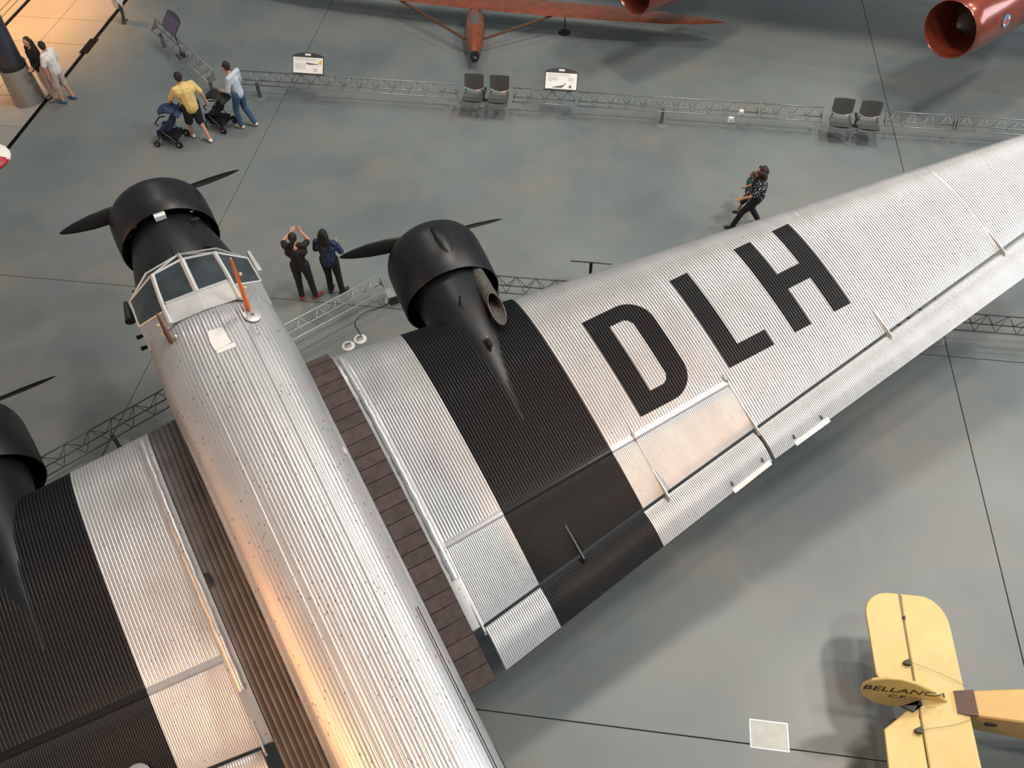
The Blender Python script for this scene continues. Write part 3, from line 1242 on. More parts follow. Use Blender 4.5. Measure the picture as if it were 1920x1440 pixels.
def barrier(label, p0, p1, side=-1, post=(0.5,), plate=(True, True), nb=11, depth=0.20, zt=0.65, zb=0.40, m_=None):
    """triangular truss rail; local x along, depth towards local -y (side=-1) or +y"""
    m_ = m_ or ALU
    p0, p1 = Vector((*p0, 0)), Vector((*p1, 0))
    L = (p1 - p0).length
    rz = math.atan2(p1.y - p0.y, p1.x - p0.x)
    t = thing('truss_barrier', label, 'barrier', p0, rz, 'truss barrier sections')
    d = side * depth
    rail = cyl_between(L, 0.014, 8).mesh('rail', [m_])
    for y, z in ((0, zt), (0, zb), (d, zb)):
        place_bar('rail', rail, t, (0, y, z), (L, y, z))
    st = L / nb
    b1 = cyl_between(math.hypot(st / 2, zt - zb), 0.007, 5).mesh('brace', [m_])
    b2 = cyl_between(math.sqrt((st / 2) ** 2 + (zt - zb) ** 2 + d * d), 0.007, 5).mesh('brace', [m_])
    for k in range(nb):
        x0, xm, x1 = k * st, (k + 0.5) * st, (k + 1) * st
        place_bar('brace', b1, t, (x0, 0, zb), (xm, 0, zt))
        place_bar('brace', b1, t, (xm, 0, zt), (x1, 0, zb))
        place_bar('brace', b2, t, (x0, d, zb), (xm, 0, zt))
        place_bar('brace', b2, t, (xm, 0, zt), (x1, d, zb))
    tri = MB()
    tri.prism([(0, zt + 0.015), (d * 1.08, zb - 0.015), (0, zb - 0.015)], -0.006, 0.006, Matrix(((0, 0, 1, 0), (1, 0, 0, 0), (0, 1, 0, 0), (0, 0, 0, 1))))
    tme = tri.mesh('end_plate', [m_], False)
    for k, xx in enumerate((0.01, L - 0.01)):
        if plate[k]:
            link('end_plate', tme, t, (xx, 0, 0))
    for u in post:
        m = MB()
        m.box((-0.035, -0.035, 0.01), (0.035, 0.035, zb + 0.01), Matrix.Translation((u * L, d * 0.5, 0)))
        po = obj('post', m, mat('post_grey', (0.16, 0.165, 0.16), 0.5, 0.5), t, False)
        m = MB()
        m.lathe([(0, 0.20), (0.012, 0.20), (0.018, 0.185), (0.02, 0.02)], 28, Matrix.Translation((u * L, d * 0.5, 0)), 'z')
        obj('post_base', m, mat('base_grey', (0.24, 0.25, 0.245), 0.4, 0.4), po)
    return t


# barrier across the top: section joints along one line
T0, T1 = Vector((-6.87, 19.37)), Vector((11.79, 16.63))
dT = (T1 - T0).normalized()
secs = [(-6.87, -1.16, 14, (0.12,), 'pale truss barrier section below the first white sign, left of the left seats'),
        (0.17, 1.68, 4, (), 'short pale truss barrier section below the second white sign'),
        (1.72, 5.95, 11, (0.48,), 'pale truss barrier section on the round-based post between the two seat pairs'),
        (5.99, 7.40, 4, (), 'short pale truss barrier section just left of the right seat pair'),
        (8.80, 10.34, 4, (), 'short pale truss barrier section just right of the right seat pair'),
        (10.38, 14.2, 10, (0.5,), 'pale truss barrier section at the right edge above the silver wing')]
for xa, xb, nb_, po, lab in secs:
    a = T0 + dT * ((xa - T0.x) / dT.x)
    b_ = T0 + dT * ((xb - T0.x) / dT.x)
    barrier(lab, a, b_, -1, post=po, nb=nb_)
# going back on the left, seen end-on
barrier('faint truss barrier section leading back from the man in light blue', (-7.25, 19.35), (-9.3, 21.9), 1, post=(0.06, 0.9), nb=8)
# in front of the airplane nose
D0, DM, D1 = Vector((-9.55, 6.50)), Vector((-6.05, 9.36)), Vector((-2.54, 12.05))
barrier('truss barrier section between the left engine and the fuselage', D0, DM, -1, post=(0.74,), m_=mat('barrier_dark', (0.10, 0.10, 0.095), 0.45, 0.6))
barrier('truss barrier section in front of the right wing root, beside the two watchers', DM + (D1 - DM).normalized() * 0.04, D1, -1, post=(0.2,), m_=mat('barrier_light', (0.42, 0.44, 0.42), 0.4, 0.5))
# ahead of the right wing
E0, E1 = Vector((-2.30, 12.25)), Vector((9.45, 10.58))
dE = (E1 - E0).normalized()
LE_ = 4.2
for k in range(4):
    a = E0 + dE * (LE_ * k)
    barrier(['truss barrier section just beyond the right engine, running under the wing front edge',
             'truss barrier section hidden below the wing letters', 'truss barrier section emerging behind the wing trailing edge at right',
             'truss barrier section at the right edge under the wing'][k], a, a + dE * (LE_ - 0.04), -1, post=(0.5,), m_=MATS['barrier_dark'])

# ================================================================== SIGNS
PRINT = mat('print_grey', (0.55, 0.56, 0.56), 0.6)
PRINTD = mat('print_dark', (0.10, 0.10, 0.11), 0.6)
SIGNW = mat('sign_white', (0.86, 0.87, 0.86), 0.45)
YEL = mat('print_yellow', (0.75, 0.48, 0.06), 0.6)


def info_sign(label, loc, rz, kind, face=None, tilt=52, stand=False):
    t = thing('information_sign', label, 'sign', (*loc, 0), rz, 'information signs')
    w, h = 0.37, 0.19
    ky = h / 0.25
    Mt = Matrix.Translation((0, 0, 0.92)) @ Matrix.Rotation(R(tilt), 4, 'X')
    m = MB()
    pol = [(-w - 0.02, -h - 0.03), (w + 0.02, -h - 0.03), (w + 0.02, h + 0.01)]
    for k in range(1, 12):
        a = 1 - 2 * k / 12
        pol.append(((w + 0.02) * a, h + 0.01 + 0.085 * math.sqrt(max(0, 1 - a * a)) ** 1.4))
    pol.append((-w - 0.02, h + 0.01))
    m.prism(pol, -0.02, 0.0, Mt)
    bp_ = obj('backing_board', m, mat('sign_frame', (0.045, 0.05, 0.05), 0.4), t, False)
    m = MB()
    m.prism([(-w, -h), (w, -h), (w, h - 0.02), (-w, h - 0.02)], 0.0, 0.004, Mt)
    fc = obj('sign_face', m, face or SIGNW, t, False)
    if kind:
        m = MB()
        m.prism([(-0.07, h + 0.025), (0.07, h + 0.025), (0.07, h + 0.065), (-0.07, h + 0.065)], 0.0, 0.004, Mt)
        obj('sign_tab', m, SIGNW, bp_, False)
        m = MB()
        lines = [(-w + 0.04, w - 0.16, 0.175, 0.03), (-w + 0.04, w - 0.10, 0.13, 0.012)]
        if kind == 1:
            lines += [(-w + 0.05, -0.06, 0.02 - 0.035 * q, 0.018) for q in range(5)] + [(0.13, 0.24, -0.10 - 0.03 * q, 0.022) for q in range(4)]
        else:
            lines += [(-w + 0.05, -0.08, 0.09 - 0.03 * q, 0.017) for q in range(4)] + [(0.16, 0.29, 0.08 - 0.03 * q, 0.02) for q in range(3)]
        for x0, x1, y, hh in lines:
            m.prism([(x0, y * ky - hh * ky / 2), (x1, y * ky - hh * ky / 2), (x1, y * ky + hh * ky / 2), (x0, y * ky + hh * ky / 2)], 0.004, 0.0052, Mt)
        obj('printed_text', m, PRINT, fc, False)
        m = MB()
        if kind == 1:
            m.prism([(-0.06, 0.05), (-0.02, 0.01), (0.10, 0.005), (0.26, 0.02), (0.27, 0.03), (0.10, 0.04), (0.0, 0.05)], 0.004, 0.0055, Mt)
        else:
            m.prism([(-0.22, -0.155), (-0.05, -0.12), (0.05, -0.10), (0.10, -0.05), (0.12, -0.05), (0.07, -0.12), (0.02, -0.16), (-0.1, -0.165)], 0.004, 0.0055, Mt)
            m.prism([(0.18, -0.155), (0.26, -0.155), (0.24, -0.10), (0.22, -0.08), (0.2, -0.11)], 0.004, 0.0055, Mt)
        obj('printed_airplane', m, PRINTD, fc, False)
        if kind == 1:
            m = MB()
            m.prism([(0.24, 0.03), (0.34, 0.02), (0.35, 0.12), (0.32, 0.12)], 0.004, 0.0057, Mt)
            obj('printed_tail', m, YEL, fc, False)
    m = MB()
    if stand:
        m.box((-0.03, -0.02, 0.60), (0.03, 0.02, 0.90))
        m.box((-0.02, -0.015, 0.0), (0.02, 0.015, 0.62))
        m.box((-0.15, -0.12, 0.0), (0.15, 0.12, 0.012))
    else:
        for q in (-0.25, 0.25):
            m.box((q - 0.02, -0.018, 0.655), (q + 0.02, 0.018, 0.91))
    obj('sign_post', m, DARKM, t, False)
    return t


rzT = math.atan2(dT.y, dT.x)
info_sign('white information sign with a yellow-tailed airplane picture, left of the seats', (-4.80, 19.066), rzT, 1)
info_sign('white information sign with a grey airplane picture, right of the left seat pair', (1.31, 18.168), rzT, 2)
info_sign('purple information sign seen at an angle near the top left', (-8.62, 21.15), R(-52), 0, mat('sign_purple', (0.10, 0.075, 0.14), 0.4), 50, True)
info_sign('dark information sign whose top edge shows above the wing front edge', (1.57, 12.0), rzT + math.pi, 0, SIGNW, 45, True)

# ================================================================== SEATS
def seat_pair(label, loc, rz):
    t = thing('seat_pair', label, 'seats', (*loc, 0), rz, 'double seats on pedestals')
    SEATM = mat('seat_grey', (0.075, 0.085, 0.08), 0.5, 0, 0.15, 20)
    BACKM = mat('seat_back_grey', (0.060, 0.066, 0.063), 0.6, 0, 0.15, 20)
    for s in (-1, 1):
        cx = s * 0.31
        m = MB()
        rr = []
        for k in range(9):
            u = -0.245 + 0.49 * k / 8
            dip = 0.025 * (1 - (u / 0.245) ** 2)
            rr.append([(cx + u, -0.27, 0.435 - dip * 0.6), (cx + u, -0.24, 0.45 - dip), (cx + u, 0.05, 0.43 - dip), (cx + u, 0.19, 0.45 - dip),
                       (cx + u, 0.19, 0.405), (cx + u, -0.25, 0.405)])
        m.loft(rr)
        st = obj('seat', m, SEATM, t)
        m = MB()
        m.box((cx - 0.23, -0.20, 0.452), (cx + 0.23, -0.02, 0.456))
        obj('seat_pad', m, mat('seat_pad_dark', (0.05, 0.056, 0.053), 0.6), st, False)
        m = MB()
        rr = []
        for k in range(11):
            u = -0.235 + 0.47 * k / 10
            bow = 0.03 * (1 - (u / 0.235) ** 2)
            lo_ = 0.575 - 0.10 * (1 - (u / 0.235) ** 2)
            rr.append([(cx + u, 0.22 + bow, lo_), (cx + u, 0.30 + bow, 0.86), (cx + u, 0.325 + bow, 0.86), (cx + u, 0.25 + bow, lo_)])
        m.loft(rr)
        bk = obj('backrest', m, BACKM, t)
        m = MB()
        m.tube([(cx + u_, 0.205 + 0.03 * (1 - (u_ / 0.235) ** 2), 0.565 - 0.10 * (1 - (u_ / 0.235) ** 2)) for u_ in (-0.235, -0.19, -0.13, -0.065, 0, 0.065, 0.13, 0.19, 0.235)], 0.018, 8)
        obj('chrome_rail', m, mat('seat_chrome', (0.62, 0.64, 0.62), 0.25, 0.7), bk)
        m = MB()
        for q in (-0.2, 0.2):
            m.tube([(cx + q, 0.17, 0.43), (cx + q, 0.25, 0.52), (cx + q, 0.30, 0.7)], 0.014, 6)
        obj('back_bracket', m, DARKM, bk)
    m = MB()
    m.tube([(-0.02, -0.10, 0.45), (-0.02, -0.10, 0.62), (-0.01, 0.10, 0.64)], 0.022, 8)
    m.box((-0.04, -0.12, 0.61), (0.02, 0.14, 0.64))
    obj('armrest', m, RUBBER, t)
    m = MB()
    m.box((-0.5, -0.03, 0.35), (0.5, 0.03, 0.405))
    obj('beam', m, DARKM, t, False)
    m = MB()
    m.box((-0.035, -0.035, 0.015), (0.035, 0.035, 0.36))
    obj('pedestal', m, STEEL, t, False)
    m = MB()
    m.lathe([(0, 0.22), (0.012, 0.22), (0.018, 0.20), (0.022, 0.02)], 30, None, 'z')
    obj('base_disc', m, STEEL, t)
    return t


seat_pair('pair of grey seats on one pedestal between the two white signs', (-0.50, 18.26), rzT)
seat_pair('pair of grey seats on one pedestal at the right near the wing', (8.07, 16.92), rzT - R(3))

# ================================================================== FLOOR BOXES AND CABLE
for k, (loc, lab, g) in enumerate((((-3.12, 10.79), 'round white floor outlet with grey socket, the one without a cable', True), ((-2.91, 10.96), 'round white floor outlet with the black cable plugged in', True))):
    t = thing('floor_outlet', lab, 'outlet', (*loc, 0), R(25), 'floor outlets')
    m = MB()
    m.lathe([(0, 0.125), (0.008, 0.125), (0.014, 0.115), (0.016, 0.01)], 28, None, 'z')
    obj('outlet_ring', m, WHITE, t)
    m = MB()
    m.box((-0.055, -0.04, 0.014), (0.055, 0.04, 0.06))
    obj('outlet_box', m, mat('outlet_grey', (0.14, 0.14, 0.13), 0.5), t, False)
    m = MB()
    m.box((-0.055, -0.05, 0.014), (0.055, -0.04, 0.065))
    obj('outlet_lid', m, WHITE, t, False)
m = MB()
pth = [(-2.90, 11.02, 0.05), (-2.93, 11.12, 0.01), (-3.02, 11.27, 0.01), (-3.05, 11.42, 0.01), (-2.96, 11.58, 0.01), (-2.80, 11.70, 0.01), (-2.60, 11.78, 0.01), (-2.44, 11.88, 0.012), (-2.40, 11.98, 0.04), (-2.42, 12.05, 0.16)]


def smooth_path(p, n=6):
    p = [Vector(q) for q in p]
    out = []
    for i in range(len(p) - 1):
        a, b_, c_, d_ = p[max(i - 1, 0)], p[i], p[i + 1], p[min(i + 2, len(p) - 1)]
        for k in range(n):
            t = k / n
            out.append(0.5 * ((2 * b_) + (c_ - a) * t + (2 * a - 5 * b_ + 4 * c_ - d_) * t * t + (3 * b_ - a - 3 * c_ + d_) * t ** 3))
    out.append(p[-1])
    return out


m.tube(smooth_path(pth), 0.011, 6)
tag(obj('power_cable', m, mat('cable_grey', (0.05, 0.05, 0.048), 0.5)), 'black cable curling across the floor from the outlet to the barrier end', 'cable')
t = thing('camera_housing', 'dark boxy device on the floor at the barrier end beside the right cowling', 'box', (-2.33, 11.98, 0), R(20))
m = MB()
m.box((-0.10, -0.12, 0.012), (0.10, 0.12, 0.22))
obj('housing', m, mat('housing_dark', (0.03, 0.03, 0.03), 0.35), t, False)
m = MB()
m.prism([(-0.13, -0.14), (0.13, -0.14), (0.10, 0.16), (-0.13, 0.14)], 0.22, 0.245)
obj('housing_lid', m, STEEL, t, False)
m = MB()
m.lathe([(0, 0.19), (0.010, 0.19), (0.013, 0.02)], 24, None, 'z')
obj('foot_plate', m, STEEL, t)
for lab, loc, s in (('small white box on the floor below the barrier, between post and right seats', (5.43, 17.79), 1.0), ('small white lamp clipped on the barrier rail above the white floor box', (5.55, 17.50), 0.8)):
    z0 = 0.0 if s == 1.0 else 0.395
    t = thing('floor_box' if s == 1.0 else 'rail_lamp', lab, 'box' if s == 1.0 else 'lamp', (*loc, z0), rzT)
    m = MB()
    m.loft([[(-0.085 * s, -0.07 * s, 0), (0.085 * s, -0.07 * s, 0), (0.085 * s, 0.07 * s, 0), (-0.085 * s, 0.07 * s, 0)], [(-0.06 * s, -0.05 * s, 0.09 * s), (0.06 * s, -0.05 * s, 0.09 * s), (0.06 * s, 0.05 * s, 0.09 * s), (-0.06 * s, 0.05 * s, 0.09 * s)]])
    obj('box_shell', m, WHITE, t, False)
    m = MB()
    m.box((-0.045 * s, -0.066 * s, 0.02 * s), (0.045 * s, -0.056 * s, 0.06 * s))
    obj('socket_panel', m, PRINT, t, False)

# ================================================================== COLUMN
t = thing('lamp_column', 'dark blue-grey round column on a pale concrete base at the left edge', 'column', (-12.06, 19.27, 0))
m = MB()
m.lathe([(0, 0.36), (0.02, 0.37), (0.93, 0.33), (0.95, 0.31), (0.95, 0.02)], 36, None, 'z')
obj('concrete_base', m, make_concrete('column_concrete', (0.27, 0.26, 0.24), (0.33, 0.32, 0.29), (0.30, 0.28, 0.26), 0.6, 1.5), t)
m = MB()
m.lathe([(0.95, 0.30), (0.96, 0.305), (1.0, 0.29), (8.0, 0.28), (8.0, 0.02)], 36, None, 'z')
obj('column_shaft', m, mat('column_dark', (0.030, 0.033, 0.045), 0.45, 0, 0.1), t)
m = MB()
m.lathe([(0.93, 0.33), (0.95, 0.335), (1.01, 0.335), (1.02, 0.30)], 36, None, 'z')
obj('column_collar', m, DARKM, t)

# ================================================================== RED JET ENGINES AT THE TOP (one airliner)
COPPER = mat('copper_paint', (0.235, 0.050, 0.026), 0.24, 0.35, 0.22, 4, coat=0.4)
JAX = Vector((0.82, 0.572, 0)).normalized()        # aft direction
jet = thing('jet_airliner', 'copper red jet airliner of which two engine nacelles show at the top edge', 'airplane', (9.6, 17.3, 0))


def jet_nacelle(c):
    rz = math.atan2(JAX.y, JAX.x)
    M = Matrix.Translation(Vector(c) - Vector((9.6, 17.3, 0))) @ Matrix.Rotation(rz, 4, 'Z')
    prof = [(0.12, 0.575), (0.03, 0.59), (0.0, 0.605), (0.02, 0.622), (0.3, 0.642), (1.0, 0.66), (2.0, 0.63), (3.0, 0.52), (3.6, 0.40), (3.62, 0.34), (3.0, 0.38), (0.9, 0.50)]
    m = torus_loft(prof, M, 48)
    n = obj('engine_nacelle', m, COPPER, jet, 60)
    m = MB()
    m.loft([[M @ Vector((a, r * math.cos(2 * math.pi * k / 40), r * math.sin(2 * math.pi * k / 40))) for k in range(40)] for a, r in ((0.06, 0.585), (0.35, 0.56), (0.9, 0.52), (1.0, 0.50), (1.02, 0.02))], False)
    obj('intake_duct', m, mat('intake_dark', (0.022, 0.010, 0.007), 0.5), n)
    m = MB()
    m.lathe([(0.28, 0.01), (0.32, 0.07), (0.52, 0.18), (0.85, 0.25), (1.0, 0.26)], 28, M)
    obj('intake_cone', m, mat('cone_grey', (0.16, 0.16, 0.17), 0.35, 0.3), n)
    # round emblem on the side facing the viewer: blue ring with a red eagle-like shape and white edge
    th = R(166)
    Me = M @ Matrix.Rotation(th - R(90), 4, 'X') @ Matrix.Translation((0.98, 0, 0.655)) @ Matrix.Rotation(R(3), 4, 'Y')
    m = MB()
    m.lathe([(0, 0.135), (0.012, 0.135), (0.014, 0.02)], 28, Me, 'z')
    e = obj('emblem', m, mat('emblem_blue', (0.05, 0.32, 0.55), 0.4), n, False)
    m = MB()
    m.prism([(-0.13, -0.03), (-0.04, 0.02), (0.0, 0.10), (0.03, 0.02), (0.13, 0.0), (0.04, -0.035), (0.0, -0.11), (-0.03, -0.04)], 0.012, 0.020, Me)
    obj('emblem_bird', m, mat('emblem_red', (0.55, 0.05, 0.02), 0.4), e, False)
    m = MB()
    m.prism([(-0.13, -0.035), (-0.05, 0.01), (-0.03, -0.05), (-0.08, -0.10)], 0.012, 0.018, Me)
    m.prism([(0.05, 0.03), (0.12, 0.01), (0.09, 0.09)], 0.012, 0.018, Me)
    obj('emblem_wing', m, WHITE, e, False)
    # pylon up to the wing
    m = MB()
    rr = []
    for z, xa, xb, w in ((0.55, 0.9, 3.3, 0.10), (1.0, 2.2, 5.2, 0.10), (1.45, 2.9, 6.0, 0.10)):
        rr.append([M @ Vector((xa, 0, z)), M @ Vector((xa + 0.4, w, z)), M @ Vector((xb, 0.02, z)), M @ Vector((xb, -0.02, z)), M @ Vector((xa + 0.4, -w, z))])
    m.loft(rr)
    obj('pylon', m, COPPER, n)
    return n


NA, NB = Vector((9.6, 17.3, 2.5)), Vector((2.98, 19.42, 2.5))
jet_nacelle(NA)
jet_nacelle(NB)
# the swept wing that carries them, above the picture
lat = Vector((-JAX.y, JAX.x, 0))
m = MB()
rr = []
for c, e, chord in ((NA, -5.0, 3.4), (NA, 0, 4.0), (NB, 0, 5.0), (NB, 4.5, 6.0)):
    o_ = c + lat * e + JAX * (2.9 - 0.72 * e) - Vector((9.6, 17.3, 0))
    z = 1.42
    rr.append([o_ + Vector((0, 0, z)), o_ + JAX * (chord * 0.3) + Vector((0, 0, z + 0.22)), o_ + JAX * chord + Vector((0, 0, z - 0.05)), o_ + JAX * (chord * 0.3) + Vector((0, 0, z - 0.18))])
m.loft(rr)
obj('swept_wing', m, mat('jet_silver', (0.45, 0.45, 0.44), 0.35, 0.5), jet, 40)
m = MB()
gl = NA + JAX * 4.6 - Vector((9.6, 17.3, 0))
m.tube([(gl.x + 1.0, gl.y + 1.4, 3.85), (gl.x + 1.0, gl.y + 1.4, 0.0)], 0.09, 10)
obj('wing_jack', m, DARKM, jet)

# ================================================================== WOODEN GLIDER AT THE TOP
WOOD = mat('mahogany', (0.20, 0.050, 0.016), 0.30, 0, 0.25, 5, coat=0.5)
WOODD = mat('glider_strut_wood', (0.10, 0.040, 0.016), 0.5)
gd = thing('wooden_glider', 'varnished mahogany glider with pod nose and long pointed wing at the top', 'glider', (-0.77, 21.3, 0))
gO = Vector((-0.77, 21.3, 0))


def gp(x, y, z): return Vector((x, y, z)) - gO


m = MB()
rr = []
for y, r, zc in ((20.22, 0.03, 0.30), (20.28, 0.075, 0.30), (20.5, 0.15, 0.32), (20.8, 0.235, 0.35), (21.2, 0.285, 0.38), (21.6, 0.285, 0.40), (22.0, 0.24, 0.42), (22.5, 0.15, 0.44), (23.2, 0.08, 0.46), (25.5, 0.05, 0.5)):
    rr.append([gp(-0.79 + r * 0.92 * math.cos(a), y, zc + r * math.sin(a) * (1.0 if y > 20.3 else 1)) for a in [2 * math.pi * q / 24 for q in range(24)]])
m.loft(rr)
pod = obj('pod_fuselage', m, WOOD, gd)
m = MB()
m.ell(gp(-0.79, 20.34, 0.31), (0.13, 0.24, 0.12), 20, 14)
obj('nose_cap', m, mat('nose_black', (0.006, 0.006, 0.008), 0.12), pod)
m = MB()
m.ell(gp(-0.79, 21.55, 0.60), (0.15, 0.42, 0.10), 18, 10)
obj('canopy', m, mat('glider_canopy', (0.12, 0.09, 0.08), 0.15), pod)
for s, tipx, tipy in ((1, 5.72, 21.12), (-1, -7.2, 24.2)):
    m = MB()
    rr = []
    r0 = Vector((-0.79, 22.58, 0.64))
    tp = Vector((tipx, tipy, 0.66))
    for t, cf, cb in ((0.0, 0.52, 0.30), (0.3, 0.52, 0.30), (0.55, 0.46, 0.30), (0.75, 0.38, 0.26), (0.88, 0.26, 0.2), (0.96, 0.12, 0.11), (1.0, 0.01, 0.01)):
        c = r0.lerp(tp, t)
        th = 0.055 * (1 - 0.7 * t)
        rr.append([gp(c.x, c.y - cf, c.z), gp(c.x, c.y - cf * 0.4, c.z + th), gp(c.x, c.y + cb, c.z), gp(c.x, c.y - cf * 0.4, c.z - th)])
    m.loft(rr)
    wgo = obj('wing', m, WOOD, gd, 30, flip=(s > 0))
    m = MB()
    a = r0.lerp(tp, 0.36)
    m.tube([gp(-0.79 + s * 0.26, 20.98, 0.42), gp(a.x, a.y - 0.2, a.z - 0.02)], 0.035, 8)
    obj('wing_strut', m, WOODD, gd)
m = MB()
m.box((-0.05, 0.85, 0.48), (0.01, 1.6, 0.64))
obj('wing_pylon', m, WOODD, gd, False)
for s in (1,):
    st = thing('wing_stand', 'thin black stand with round foot holding up the glider wing', 'stand', (1.62, 21.93, 0))
    m = MB()
    m.lathe([(0, 0.17), (0.015, 0.17), (0.05, 0.05), (0.06, 0.015)], 24, None, 'z')
    obj('stand_foot', m, RUBBER, st)
    m = MB()
    m.tube([(0, 0, 0.03), (0, -0.06, 0.60)], 0.014, 8)
    obj('stand_rod', m, RUBBER, st)
sk = MB()
sk.box((-0.10, -0.35, 0.0), (0.10, 0.45, 0.115))
obj('skid', sk, WOODD, gd, False)

# ================================================================== YELLOW MONOPLANE TAIL, bottom right
YELW = mat('cream_yellow_fabric', (0.66, 0.50, 0.20), 0.55, 0, 0.06, 3)
YDARK = mat('brown_leather', (0.10, 0.045, 0.028), 0.6, 0, 0.2, 12)
BPAINT = mat('lettering_black', (0.015, 0.012, 0.010), 0.5)
be = thing('yellow_monoplane', 'cream yellow vintage monoplane whose lettered tail shows bottom right', 'airplane', (5.22, 3.62, 0), R(-7.6))
# local: x forward, y to the upper half, z up. stabiliser level z = 1.0
ZS = 1.0


def flat(poly, z0, z1, name, m_, parent=be, M=None):
    mb = MB()
    n = len(poly)
    cx = sum(p[0] for p in poly) / n
    cy = sum(p[1] for p in poly) / n
    def sc(k, z): return [(cx + (x - cx) * k, cy + (y - cy) * k, z) for x, y in poly]
    rings = [sc(0.965, z0), sc(0.99, z0 + (z1 - z0) * 0.2), sc(1.0, (z0 + z1) / 2), sc(0.99, z1 - (z1 - z0) * 0.2), sc(0.965, z1)]
    if M is not None:
        rings = [[M @ Vector(p) for p in r] for r in rings]
    mb.loft(rings)
    return obj(name, mb, m_, parent, 30)


def arc(cx, cy, rx, ry, a0, a1, n=7):
    return [(cx + rx * math.cos(R(a0 + (a1 - a0) * k / (n - 1))), cy + ry * math.sin(R(a0 + (a1 - a0) * k / (n - 1)))) for k in range(n)]


# stabiliser spans both halves, elevators behind the hinge line
stab = [(0.63, -1.05), (0.60, 1.05)] + arc(0.27, 1.05, 0.33, 0.42, 0, 90)[1:] + [(0.0, 1.47), (-0.012, 1.2), (-0.012, -1.3), (0.0, -1.47)] + arc(0.29, -1.05, 0.33, 0.42, -90, 0)[1:-1]
so = flat(stab, ZS - 0.03, ZS + 0.03, 'stabiliser', YELW)
elu = [(-0.03, 0.10), (-0.03, 1.465)] + arc(-0.16, 1.12, 0.36, 0.345, 95, 180)[0:] + [(-0.515, 0.9), (-0.50, 0.27), (-0.42, 0.10)]
eo_ = flat(elu, ZS - 0.024, ZS + 0.026, 'elevator', YELW)
ell_ = [(-0.03, -0.12), (-0.15, -0.16), (-0.50, -0.45), (-0.515, -0.9)] + arc(-0.16, -1.12, 0.36, 0.345, 180, 265) + [(-0.03, -1.465)]
el2 = flat(ell_[::-1], ZS - 0.024, ZS + 0.026, 'elevator', YELW)
for e_, yy in ((eo_, 0.45), (el2, -0.43)):
    m = MB()
    m.prism([(-0.13, yy - 0.03), (-0.05, yy - 0.04), (-0.05, yy + 0.045), (-0.09, yy + 0.03), (-0.13, yy + 0.01)], ZS + 0.02, ZS + 0.10)
    obj('control_horn', m, BPAINT, e_, False)
    m = MB()
    m.tube([(-0.06, yy, ZS + 0.09), (0.35, yy * 0.75, ZS + 0.07), (0.66, yy * 0.45, ZS + 0.06)], 0.0022, 5)
    obj('control_wire', m, DARKM, e_)
m = MB()
m.box((-0.03, 1.08, ZS + 0.02), (0.0, 1.12, ZS + 0.06))
obj('hinge_bracket', m, BPAINT, so, False)
# rudder: upright, cambered outline in the x-z plane
Mr = Matrix(((1, 0, 0, 0), (0, 0, -1, 0), (0, 1, 0, 0), (0, 0, 0, 1)))   # (x, z, thickness) -> (x, y, z)
rud = [(0.42, 0.98)] + [(0.20, 1.20), (0.02, 1.37), (-0.2, 1.53), (-0.42, 1.62), (-0.60, 1.60), (-0.74, 1.50), (-0.80, 1.33), (-0.77, 1.12), (-0.68, 0.92), (-0.52, 0.76), (-0.32, 0.68), (-0.10, 0.70), (-0.02, 0.80), (0.1, 0.93)]
ru = flat(rud[::-1], -0.022, 0.022, 'rudder', YELW, be, Mr)
for txt, size, ox, oz in (('BELLANCA', 0.215, -0.26, 1.20), ('C.F.', 0.15, -0.28, 1.01)):
    me = text_mesh(txt, size, 0.001)
    me.materials.append(BPAINT)
    lo = link('lettering', me, ru, (ox, -0.026, oz), (R(90), 0, 0))
m = MB()
m.prism([(-0.26, -0.14), (0.02, -0.10), (0.0, -0.03), (-0.1, -0.2)], ZS + 0.03, ZS + 0.07)
obj('rudder_horn', m, BPAINT, ru, False)
# fuselage running out to the right, box section with sloping top
m = MB()
rr = []
for x, w, zt_, zb_ in ((0.30, 0.13, 1.02, 0.62), (0.62, 0.16, 1.05, 0.58), (1.6, 0.25, 1.22, 0.62), (3.2, 0.36, 1.55, 0.62), (5.2, 0.42, 1.75, 0.6)):
    rr.append([(x, -w, zb_), (x, w, zb_), (x, w, zt_ - 0.02), (x, w * 0.9, zt_), (x, -w * 0.9, zt_), (x, -w, zt_ - 0.02)])
m.loft(rr)
bf = obj('fuselage', m, mat('amber_fabric', (0.58, 0.38, 0.13), 0.55, 0, 0.06, 3), be, 30, flip=False)
m = MB()
m.loft([[(0.46, -0.15, 1.045), (0.46, 0.14, 1.045), (0.46, 0.14, 1.02), (0.46, -0.15, 1.02)], [(0.70, -0.17, 1.085), (0.70, 0.17, 1.085), (0.70, 0.17, 1.04), (0.70, -0.17, 1.04)]])
obj('leather_cover', m, YDARK, bf, False)
m = MB()
m.box((0.85, -0.21, 0.86), (0.98, -0.185, 0.93))
obj('step_slot', m, BPAINT, bf, False)
m = MB()
m.tube([(0.45, 0, 0.66), (0.25, 0, 0.30), (0.12, 0, 0.02)], [0.03, 0.025, 0.02], 8)
m.box((0.02, -0.05, 0.0), (0.2, 0.05, 0.03))
obj('tail_skid', m, YDARK, be)
m = MB()
for s in (1, -1):
    m.tube([(4.8, s * 0.3, 0.7), (5.0, s * 0.8, 0.33)], 0.05, 8)
    m.lathe([(-0.06, 0.1), (-0.07, 0.3), (0, 0.33), (0.07, 0.3), (0.06, 0.1)], 24, Matrix.Translation((5.0, s * 0.85, 0.33)) @ Matrix.Rotation(R(90), 4, 'Z'))
obj('main_wheels', m, RUBBER, be)

